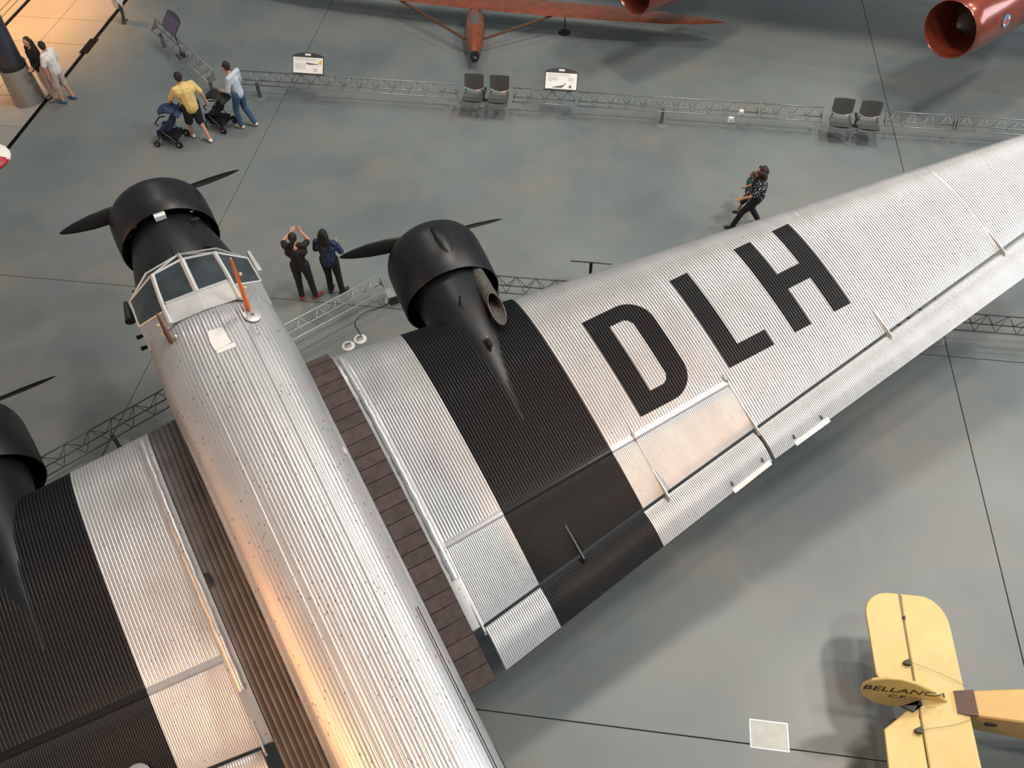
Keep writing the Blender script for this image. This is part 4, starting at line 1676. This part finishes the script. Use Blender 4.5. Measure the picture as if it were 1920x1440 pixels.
# ================================================================== WHITE AND RED WING TIP AT THE LEFT EDGE
wt = thing('small_airplane_wing', 'white wing tip with red underside poking in at the left edge', 'wing', (-12.6, 12.9, 0), R(180))
m = MB()
rr = []
for x, hw in ((-3.62, 0.02), (-3.60, 0.14), (-3.54, 0.25), (-3.42, 0.37), (-3.2, 0.48), (-2.8, 0.55), (-1.5, 0.6), (2.5, 0.62)):
    ring = []
    for q in range(48):
        a = 2 * math.pi * q / 48
        ring.append((x, hw * math.cos(a), 2.9 + 0.13 * min(1, hw / 0.4) * math.sin(a)))
    rr.append(ring)
m.loft(rr)
m.mi = []
for f in m.f:
    yv = sum(m.v[i][1] for i in f) / len(f)
    m.mi.append(1 if yv > 0.03 else 0)
obj('wing_panel', m, [mat('wingtip_white', (0.85, 0.82, 0.72), 0.4), mat('wingtip_red', (0.42, 0.02, 0.03), 0.4)], wt, 60)
m = MB()
m.tube([(1.5, 0, 2.85), (1.5, 0, 0.0)], 0.06, 10)
m.box((1.2, -0.3, 0.0), (1.8, 0.3, 0.03))
obj('support_post', m, DARKM, wt)

# ================================================================== PEOPLE
PENDING = []          # (temp object, real object) pairs, remeshed together at the end


def capsule(mb, a, b_, r0, r1, n=10):
    a, b_ = Vector(a), Vector(b_)
    d = b_ - a
    if d.length < 1e-5:
        d = Vector((0, 0, 1e-4))
    t = d.normalized()
    ref = Vector((0, 0, 1)) if abs(t.z) < 0.9 else Vector((1, 0, 0))
    u = (ref - t * ref.dot(t)).normalized()
    w = t.cross(u)
    rings = []
    def ring(c, r): rings.append([c + (u * math.cos(q) + w * math.sin(q)) * r for q in [2 * math.pi * k / n for k in range(n)]])
    for k in (0.05, 0.35, 0.7):
        an = k * math.pi / 2
        ring(a - t * r0 * math.cos(an), r0 * math.sin(an))
    ring(a, r0)
    ring(b_, r1)
    for k in (0.7, 0.35, 0.05):
        an = k * math.pi / 2
        ring(b_ + t * r1 * math.cos(an), r1 * math.sin(an))
    mb.loft(rings)


def blob(name, mb, m, parent, voxel, smooth_it=4, label=None):
    me = mb.mesh(name + '_src', [m])
    tmp = bpy.data.objects.new('tmp_blob', me)
    C.objects.link(tmp)
    md = tmp.modifiers.new('r', 'REMESH')
    md.mode = 'VOXEL'
    md.voxel_size = voxel
    md.use_smooth_shade = True
    if smooth_it:
        sm_ = tmp.modifiers.new('s', 'SMOOTH')
        sm_.iterations = smooth_it
        sm_.factor = 0.5
    o = bpy.data.objects.new(name, bpy.data.meshes.new(name))
    C.objects.link(o)
    o.parent = parent
    if label:
        o['label'] = label
    PENDING.append((tmp, o, m))
    return o


SKINC = {'light': mat('skin_light', (0.52, 0.27, 0.18), 0.5), 'tan': mat('skin_tan', (0.40, 0.20, 0.12), 0.5)}


def person(label, loc, face, h, pose, skin='light', hair=('short', (0.015, 0.010, 0.008)), top=((0.5, 0.5, 0.5), 0.5, 0.03), topm=None,
           bottom=((0.02, 0.02, 0.03), 1.0), botm=None, shoes=(0.02, 0.02, 0.02), girth=1.0, group='visitors on the hangar floor'):
    """face: heading angle of the person in degrees (0 = +x, 90 = away from the viewer)"""
    s = h / 1.75
    t = thing('person', label, 'person', (*loc, 0), R(face - 90), group)
    J = dict(pelvis=(0, 0, 0.96), waist=(0, 0, 1.10), chest=(0, 0.01, 1.30), neck=(0, 0.0, 1.47), head=(0, 0.02, 1.62),
             sl=(-0.185, 0, 1.42), sr=(0.185, 0, 1.42), el=(-0.23, -0.02, 1.13), er=(0.23, -0.02, 1.13), wl=(-0.24, 0.06, 0.88), wr=(0.24, 0.06, 0.88),
             hl=(-0.095, 0, 0.92), hr=(0.095, 0, 0.92), kl=(-0.105, 0.03, 0.50), kr=(0.105, 0.03, 0.50), al=(-0.11, 0, 0.085), ar=(0.11, 0, 0.085),
             fl=None, fr=None)
    J.update(pose)
    V = {k: (Vector(v) * s if v is not None else None) for k, v in J.items() if k != 'hyaw'}
    g = girth
    skm = SKINC[skin]
    # ---- body: one continuous surface
    b = MB()
    def cap(a, c, r0, r1, mb=b): capsule(mb, a, c, r0 * s, r1 * s)
    cap(V['pelvis'], V['waist'], 0.13 * g, 0.12 * g)
    cap(V['waist'], V['chest'], 0.12 * g, 0.125 * g)
    cap(V['chest'], V['neck'] - Vector((0, 0, 0.07 * s)), 0.125 * g, 0.09)
    cap(V['sl'], V['sr'], 0.055, 0.055)
    cap(V['neck'] - Vector((0, 0, 0.05 * s)), V['head'] - Vector((0, 0, 0.03 * s)), 0.055, 0.05)
    hd = V['head']
    nd = (hd - V['neck'])
    hyaw = R(J.get('hyaw', 0) or 0)
    HM = Matrix.Translation(hd) @ Matrix.Rotation(hyaw, 4, 'Z')
    b.ell((0, 0, 0.0), (0.077 * s, 0.095 * s, 0.118 * s), 16, 12, HM)
    b.ell((0, 0.035 * s, -0.06 * s), (0.055 * s, 0.055 * s, 0.06 * s), 12, 8, HM)
    capsule(b, HM @ Vector((0, 0.09 * s, 0.01 * s)), HM @ Vector((0, 0.108 * s, -0.02 * s)), 0.011 * s, 0.016 * s)
    for q in (-1, 1):
        b.ell((q * 0.078 * s, -0.005 * s, -0.005 * s), (0.014 * s, 0.022 * s, 0.032 * s), 8, 6, HM)
    for q in 'lr':
        cap(V['s' + q], V['e' + q], 0.050, 0.041)
        cap(V['e' + q], V['w' + q], 0.041, 0.028)
        cap(V['h' + q], V['k' + q], 0.085, 0.056)
        cap(V['k' + q], V['a' + q], 0.058, 0.038)
        # hand: palm, four fingers, thumb
        w = V['w' + q]
        d = (w - V['e' + q]).normalized()
        sd = d.cross(Vector((0, 1, 0)))
        if sd.length < 0.2:
            sd = d.cross(Vector((0, 0, 1)))
        sd.normalize()
        nn = sd.cross(d)
        for off in (-0.022, 0.022):
            cap(w + sd * off * s * 0.6, w + d * 0.075 * s + sd * off * s, 0.019, 0.020)
        for i, off in enumerate((-0.034, -0.012, 0.011, 0.033)):
            L = (0.034, 0.040, 0.038, 0.030)[i] * s
            p0 = w + d * 0.078 * s + sd * off * s
            p1 = p0 + d * L + nn * 0.008 * s
            p2 = p1 + d * L * 0.7 + nn * 0.022 * s
            cap(p0, p1, 0.0095, 0.009)
            cap(p1, p2, 0.009, 0.008)
        tsg = 1 if q == 'l' else -1
        p0 = w + d * 0.025 * s + sd * 0.03 * tsg * s
        p1 = p0 + d * 0.035 * s + sd * 0.028 * tsg * s + nn * 0.015 * s
        cap(p0, p1, 0.013, 0.011)
        cap(p1, p1 + d * 0.03 * s + nn * 0.012 * s, 0.011, 0.009)
        # foot
        a = V['a' + q]
        fd = Vector(J['f' + q]).normalized() if J['f' + q] is not None else Vector((0, 1, 0))
        cap(a - fd * 0.03 * s - Vector((0, 0, 0.04 * s)), a + fd * 0.12 * s - Vector((0, 0, 0.05 * s)), 0.036, 0.032)
    blob('body', b, skm, t, 0.0085 * s, 5)
    # ---- face details
    f = MB()
    for q in (-1, 1):
        f.ell((q * 0.031 * s, 0.088 * s, 0.012 * s), (0.012 * s, 0.008 * s, 0.008 * s), 8, 6, HM)
    obj('eyes', f, mat('eye_dark', (0.02, 0.015, 0.012), 0.3), t)
    f = MB()
    f.ell((0, 0.088 * s, -0.062 * s), (0.024 * s, 0.010 * s, 0.007 * s), 10, 6, HM)
    obj('mouth', f, mat('lip', (0.35, 0.11, 0.09), 0.5), t)
    # ---- hair
    kind, hc = hair
    hm = mat('hair_%02d_%02d_%02d' % tuple(int(c * 1000) for c in hc), hc, 0.6, 0, 0.3, 40, 0.6, 90)
    hb = MB()
    hb.ell((0, -0.022 * s, 0.030 * s), (0.088 * s, 0.094 * s, 0.105 * s), 16, 12, HM)
    if kind == 'short':
        hb.ell((0, -0.045 * s, -0.02 * s), (0.076 * s, 0.06 * s, 0.075 * s), 12, 8, HM)
    elif kind == 'long':
        for q in (-0.05, 0, 0.05):
            capsule(hb, HM @ Vector((q * s, -0.06 * s, 0.0)), HM @ Vector((q * 1.5 * s, -0.115 * s, -0.33 * s)), 0.06 * s, 0.045 * s)
        for q in (-1, 1):
            capsule(hb, HM @ Vector((q * 0.07 * s, -0.02 * s, 0.0)), HM @ Vector((q * 0.085 * s, -0.03 * s, -0.24 * s)), 0.035 * s, 0.03 * s)
    elif kind == 'tail':
        capsule(hb, HM @ Vector((0, -0.09 * s, 0.0)), HM @ Vector((-0.05 * s, -0.15 * s, -0.20 * s)), 0.05 * s, 0.03 * s)
        capsule(hb, HM @ Vector((-0.05 * s, -0.15 * s, -0.20 * s)), HM @ Vector((-0.16 * s, -0.14 * s, -0.24 * s)), 0.03 * s, 0.012 * s)
    elif kind == 'curly':
        rnd = random.Random(3)
        for _ in range(46):
            a_, z_ = rnd.uniform(0.35, 2 * math.pi - 0.35), rnd.uniform(-0.8, 1.0)
            rr_ = math.sqrt(max(0, 1 - z_ * z_)) if z_ > 0 else 1.0
            p = Vector((math.sin(a_) * rr_ * 0.125, math.cos(a_) * rr_ * 0.11 - 0.04, 0.02 + z_ * (0.10 if z_ > 0 else 0.17))) * s
            if p.y > 0.055 * s and p.z < 0.07 * s:
                continue
            hb.ell(p, (0.036 * s, 0.036 * s, 0.036 * s), 8, 6, HM)
        hb.ell((0, -0.045 * s, -0.01 * s), (0.125 * s, 0.10 * s, 0.155 * s), 14, 10, HM)
    blob('hair', hb, hm, t, 0.011 * s, 2)
    # ---- upper garment: sleeves to a share of the arm (0.5 = elbow, 1 = wrist)
    tc, sl, loose = top
    tm = topm or mat('cloth_%03d_%03d_%03d' % tuple(int(c * 999) for c in tc), tc, 0.8, 0, 0.12, 14, 0.3, 26)
    c = MB()
    lo_ = Vector((0, 0, -0.02 * s))
    cap(V['pelvis'] + lo_, V['waist'], 0.128 * g + loose, 0.126 * g + loose, c)
    cap(V['waist'], V['chest'], 0.125 * g + loose, 0.135 * g + loose, c)
    cap(V['chest'], V['neck'] - Vector((0, 0, 0.09 * s)), 0.135 * g + loose * 0.7, 0.085, c)
    cap(V['chest'] + (V['sl'] - V['sr']) * 0.28, V['chest'] - (V['sl'] - V['sr']) * 0.28, 0.11 * g + loose * 0.5, 0.11 * g + loose * 0.5, c)
    cap(V['sl'], V['sr'], 0.066, 0.066, c)
    for q in 'lr':
        a, e, w = V['s' + q], V['e' + q], V['w' + q]
        k = min(1, sl / 0.5)
        cap(a, a + (e - a) * k, 0.066, 0.058 + loose * 0.4, c)
        if sl > 0.5:
            cap(e, e + (w - e) * ((sl - 0.5) / 0.5), 0.058, 0.040, c)
    blob('top', c, tm, t, 0.014 * s, 5)
    # ---- lower garment
    bc, ln = bottom
    bm = botm or mat('trouser_%03d_%03d_%03d' % tuple(int(c_ * 999) for c_ in bc), bc, 0.85, 0, 0.15, 12, 0.3, 26)
    c = MB()
    cap(V['hl'] + Vector((0, 0, 0.05 * s)), V['hr'] + Vector((0, 0, 0.05 * s)), 0.100 * g, 0.100 * g, c)
    for q in 'lr':
        a, kk, an = V['h' + q], V['k' + q], V['a' + q]
        lw = 0.105 * (g ** 0.7)
        if ln <= 0.55:
            cap(a, a + (kk - a) * (ln / 0.5), lw, 0.088 * (g ** 0.5), c)
        else:
            cap(a, kk, lw, 0.074, c)
            cap(kk, kk + (an - kk) * ((ln - 0.5) / 0.5), 0.074, 0.062, c)
    blob('trousers' if ln > 0.6 else 'shorts', c, bm, t, 0.014 * s, 4)
    # ---- shoes
    shm = mat('shoe_%03d_%03d_%03d' % tuple(int(c_ * 999) for c_ in shoes), shoes, 0.6)
    for q in 'lr':
        a = V['a' + q]
        fd = Vector(J['f' + q]).normalized() if J['f' + q] is not None else Vector((0, 1, 0))
        c = MB()
        dn = Vector((0, 0, a.z - 0.042 * s))
        cap(a - fd * 0.045 * s - Vector((0, 0, 0.040 * s)), a + fd * 0.06 * s - Vector((0, 0, 0.043 * s)), 0.045, 0.044, c)
        cap(a + fd * 0.06 * s - Vector((0, 0, 0.043 * s)), a + fd * 0.155 * s - Vector((0, 0, 0.046 * s)), 0.044, 0.036, c)
        blob('shoe', c, shm, t, 0.012 * s, 2)
    return t


def dotted(name, base, dot, scale, thr):
    m_ = mat(name, base, 0.8)
    nt = m_.node_tree
    tc_ = nt.nodes.new('ShaderNodeTexCoord')
    vo = nt.nodes.new('ShaderNodeTexVoronoi')
    vo.inputs['Scale'].default_value = scale
    nt.links.new(tc_.outputs['Object'], vo.inputs['Vector'])
    lt = nt.nodes.new('ShaderNodeMath')
    lt.operation = 'LESS_THAN'
    lt.inputs[1].default_value = thr
    nt.links.new(vo.outputs['Distance'], lt.inputs[0])
    mx = nt.nodes.new('ShaderNodeMix')
    mx.data_type = 'RGBA'
    mx.inputs['A'].default_value = (*base, 1)
    mx.inputs['B'].default_value = (*dot, 1)
    nt.links.new(lt.outputs[0], mx.inputs['Factor'])
    nt.links.new(mx.outputs['Result'], nt.nodes['Principled BSDF'].inputs['Base Color'])
    return m_


# man in yellow shirt, walking to the upper left, left hand on the stroller
person('heavy man in yellow polo shirt and navy shorts pushing the blue stroller', (-7.30, 17.42), 128, 1.76,
       dict(kl=(-0.10, 0.17, 0.50), al=(-0.10, 0.26, 0.085), kr=(0.10, 0.02, 0.50), ar=(0.12, -0.20, 0.11),
            waist=(0, 0.03, 1.10), chest=(0, 0.07, 1.30), neck=(-0.01, 0.10, 1.47), head=(-0.02, 0.14, 1.61), sl=(-0.21, 0.06, 1.41), sr=(0.21, 0.06, 1.41),
            el=(-0.34, 0.18, 1.14), wl=(-0.30, 0.34, 0.98), er=(0.33, -0.02, 1.15), wr=(0.38, -0.04, 0.90), hyaw=10),
       'light', ('short', (0.012, 0.009, 0.008)), ((0.72, 0.52, 0.19), 0.42, 0.025), bottom=((0.010, 0.011, 0.018), 0.52), shoes=(0.80, 0.80, 0.78), girth=1.28)
# man in light blue shirt
person('man in light blue long-sleeved shirt and jeans pushing the black stroller', (-6.30, 17.93), 158, 1.72,
       dict(kl=(-0.10, 0.12, 0.50), al=(-0.10, 0.10, 0.085), kr=(0.10, 0.02, 0.50), ar=(0.10, -0.16, 0.10), waist=(0, 0.02, 1.10), chest=(0, 0.05, 1.30), neck=(0, 0.08, 1.47),
            head=(0, 0.13, 1.61), el=(-0.25, 0.06, 1.13), wl=(-0.17, 0.32, 1.03), er=(0.25, 0.06, 1.13), wr=(0.17, 0.32, 1.03)),
       'light', ('short', (0.018, 0.012, 0.009)), ((0.50, 0.56, 0.64), 0.92, 0.02), bottom=((0.035, 0.085, 0.17), 1.0), shoes=(0.62, 0.60, 0.50), girth=1.0)
# woman and boy by the column
person('woman in black top with long dark hair standing by the column', (-11.42, 19.30), 235, 1.66,
       dict(el=(-0.22, 0.05, 1.14), wl=(-0.12, 0.22, 1.05), er=(0.24, 0.0, 1.13), hyaw=20, al=(-0.10, 0.03, 0.085), ar=(0.10, -0.02, 0.085)),
       'light', ('long', (0.022, 0.011, 0.008)), ((0.008, 0.007, 0.007), 0.95, 0.03), bottom=((0.50, 0.40, 0.36), 1.0), shoes=(0.30, 0.22, 0.16), girth=1.0)
person('boy in white shirt, long pale shorts and blue shoes beside the woman in black', (-11.02, 19.17), 165, 1.62,
       dict(kl=(-0.11, 0.08, 0.50), al=(-0.13, 0.06, 0.085), kr=(0.11, 0.02, 0.50), ar=(0.12, -0.08, 0.085), el=(-0.26, 0.04, 1.14), er=(0.26, 0.03, 1.13), head=(0, 0.05, 1.61), hyaw=-20),
       'light', ('short', (0.014, 0.010, 0.008)), ((0.74, 0.70, 0.68), 0.40, 0.045), bottom=((0.50, 0.40, 0.35), 0.54), shoes=(0.03, 0.12, 0.32), girth=1.02)
# child cut by the top edge
person('child in white top and dark trousers at the top edge by the drain', (-10.62, 22.95), 40, 0.98,
       dict(kl=(-0.10, 0.10, 0.50), al=(-0.10, 0.05, 0.085), ar=(0.12, -0.12, 0.085)),
       'light', ('short', (0.02, 0.012, 0.009)), ((0.62, 0.60, 0.60), 0.5, 0.05), bottom=((0.045, 0.048, 0.05), 1.0), shoes=(0.05, 0.05, 0.05), girth=1.45)
# two watchers in front of the nose
person('person in black with raised bare arms taking a photo, wearing red shoes', (-4.05, 12.10), 92, 1.68,
       dict(al=(-0.13, 0, 0.085), ar=(0.15, 0.0, 0.085), fr=(0.75, 0.6, 0), fl=(-0.2, 1, 0), kl=(-0.115, 0.02, 0.5), kr=(0.125, 0.02, 0.5),
            el=(-0.25, 0.20, 1.42), wl=(-0.10, 0.37, 1.49), er=(0.25, 0.20, 1.42), wr=(0.10, 0.37, 1.49), sl=(-0.19, 0.02, 1.44), sr=(0.19, 0.02, 1.44), head=(0, 0.06, 1.62)),
       'light', ('tail', (0.016, 0.010, 0.008)), ((0.012, 0.011, 0.013), 0.30, 0.02), bottom=((0.014, 0.017, 0.025), 1.0), shoes=(0.32, 0.035, 0.02), girth=1.02)
person('person in dark blue patterned jacket with long black hair, right of the photographer in black', (-3.50, 12.24), 80, 1.66,
       dict(al=(-0.12, 0, 0.085), ar=(0.13, 0.0, 0.085), el=(-0.26, 0.06, 1.16), wl=(-0.13, 0.26, 1.18), er=(0.27, 0.06, 1.16), wr=(0.13, 0.26, 1.18), fr=(0.5, 0.9, 0)),
       'light', ('long', (0.008, 0.007, 0.008)), ((0.02, 0.05, 0.14), 0.98, 0.025), dotted('blue_pattern_cloth', (0.012, 0.022, 0.065), (0.03, 0.075, 0.19), 26, 0.42),
       bottom=((0.008, 0.008, 0.010), 1.0), shoes=(0.01, 0.01, 0.012), girth=1.08)
# mother and child above the wing
person('woman with curly brown hair in a white-dotted black blouse, striding left', (5.14, 13.93), 172, 1.57,
       dict(kl=(-0.10, 0.26, 0.53), al=(-0.10, 0.40, 0.10), kr=(0.10, 0.02, 0.50), ar=(0.10, -0.22, 0.12), er=(0.25, 0.0, 1.13), wr=(0.2, 0.25, 1.03),
            el=(-0.26, 0.10, 1.16), wl=(-0.24, 0.38, 1.02), head=(0, 0.05, 1.62)),
       'tan', ('curly', (0.022, 0.010, 0.007)), ((0.01, 0.01, 0.012), 0.5, 0.035), dotted('white_dot_cloth', (0.008, 0.008, 0.012), (0.62, 0.63, 0.68), 22, 0.30),
       bottom=((0.007, 0.008, 0.011), 1.0), shoes=(0.012, 0.011, 0.011), girth=1.12)
person('small child in green shirt and black shorts walking beside the curly-haired woman', (5.14, 14.42), 165, 1.10,
       dict(kl=(-0.10, 0.15, 0.50), al=(-0.10, 0.22, 0.09), ar=(0.12, -0.12, 0.10), el=(-0.36, 0.05, 1.22), wl=(-0.55, 0.16, 1.06), head=(0, 0.03, 1.60)),
       'tan', ('short', (0.055, 0.030, 0.018)), ((0.018, 0.11, 0.085), 0.45, 0.03), dotted('green_pattern_cloth', (0.012, 0.075, 0.058), (0.10, 0.22, 0.20), 18, 0.28),
       bottom=((0.010, 0.010, 0.011), 0.5), shoes=(0.012, 0.012, 0.012), girth=1.12)

# ================================================================== STROLLERS
def stroller(label, loc, face, fabric, canopy_c, basket_c):
    t = thing('stroller', label, 'stroller', (*loc, 0), R(face), 'strollers')
    t.scale = (0.88, 0.88, 0.92)
    FR = mat('stroller_frame', (0.05, 0.05, 0.055), 0.4, 0.5)
    for s in (-1, 1):
        m = MB()
        m.tube([(-0.42, s * 0.24, 1.0), (-0.33, s * 0.25, 0.92), (0.30, s * 0.22, 0.12)], 0.014, 8)
        m.tube([(-0.30, s * 0.25, 0.10), (0.06, s * 0.24, 0.45)], 0.014, 8)
        obj('side_frame', m, FR, t)
        for x, r in ((0.31, 0.085), (-0.31, 0.105)):
            m = MB()
            m.lathe([(-0.025, 0.02), (-0.03, r * 0.8), (-0.018, r), (0.018, r), (0.03, r * 0.8), (0.025, 0.02)], 20, Matrix.Translation((x, s * 0.27, r)) @ Matrix.Rotation(R(90), 4, 'Z'))
            wl = obj('wheel', m, RUBBER, t)
            m = MB()
            m.lathe([(-0.034, 0.01), (-0.034, r * 0.35), (0.034, r * 0.35), (0.034, 0.01)], 12, Matrix.Translation((x, s * 0.27, r)) @ Matrix.Rotation(R(90), 4, 'Z'))
            obj('wheel_hub', m, STEEL, wl)
    m = MB()
    m.tube(smooth_path([(-0.42, -0.24, 1.0), (-0.44, -0.18, 1.01), (-0.44, 0.18, 1.01), (-0.42, 0.24, 1.0)], 4), 0.019, 8)
    obj('handle', m, RUBBER, t)
    m = MB()
    rr = []
    for x, z, w in ((-0.30, 0.88, 0.19), (-0.24, 0.70, 0.20), (-0.15, 0.50, 0.20), (-0.06, 0.42, 0.20), (0.18, 0.42, 0.20), (0.25, 0.36, 0.19), (0.28, 0.20, 0.17)):
        rr.append([(x, -w, z + 0.05), (x, -w * 0.8, z), (x, w * 0.8, z), (x, w, z + 0.05), (x - 0.03, w * 0.8, z - 0.03), (x - 0.03, -w * 0.8, z - 0.03)])
    m.loft(rr)
    st = obj('seat_fabric', m, fabric, t)
    m = MB()
    rr = []
    for k in range(7):
        a = R(150 - k * 17)
        rr.append([(-0.22 + 0.36 * math.cos(a) * math.cos(0) * 0.9, -0.21, 0.72 + 0.30 * math.sin(a)), (-0.22 + 0.40 * math.cos(a), -0.12, 0.74 + 0.34 * math.sin(a)),
                   (-0.22 + 0.40 * math.cos(a), 0.12, 0.74 + 0.34 * math.sin(a)), (-0.22 + 0.36 * math.cos(a) * 0.9, 0.21, 0.72 + 0.30 * math.sin(a)),
                   (-0.22 + 0.33 * math.cos(a), 0.19, 0.70 + 0.27 * math.sin(a)), (-0.22 + 0.33 * math.cos(a), -0.19, 0.70 + 0.27 * math.sin(a))])
    m.loft(rr)
    obj('canopy', m, canopy_c, t)
    m = MB()
    m.loft([[(-0.26, -0.19, 0.14), (0.2, -0.17, 0.14), (0.2, 0.17, 0.14), (-0.26, 0.19, 0.14)], [(-0.28, -0.22, 0.30), (0.16, -0.2, 0.27), (0.16, 0.2, 0.27), (-0.28, 0.22, 0.30)]])
    obj('basket', m, basket_c, t, False)
    m = MB()
    m.tube([(0.10, -0.22, 0.60), (0.22, -0.15, 0.62), (0.22, 0.15, 0.62), (0.10, 0.22, 0.60)], 0.018, 8)
    obj('bumper_bar', m, RUBBER, t)
    return t


NAVY = mat('stroller_navy', (0.018, 0.035, 0.10), 0.75, 0, 0.3, 14, 0.4, 20)
BLK = mat('stroller_black', (0.010, 0.010, 0.011), 0.75, 0, 0.2, 14, 0.4, 20)
stroller('blue stroller left of the man in yellow', (-8.00, 17.40), 172, NAVY, NAVY, BLK)
stroller('black stroller between the man in yellow and the man in light blue', (-6.98, 17.98), 158, BLK, BLK, BLK)

# ---- evaluate all remeshed garments and bodies in one go
dg = bpy.context.evaluated_depsgraph_get()
for tmp, o, m in PENDING:
    me = bpy.data.meshes.new_from_object(tmp.evaluated_get(dg))
    me.name = o.name
    me.materials.clear()
    me.materials.append(m)
    me.polygons.foreach_set('use_smooth', [True] * len(me.polygons))
    old = o.data
    o.data = me
    bpy.data.meshes.remove(old)
for tmp, o, m in PENDING:
    src = tmp.data
    bpy.data.objects.remove(tmp)
    bpy.data.meshes.remove(src)
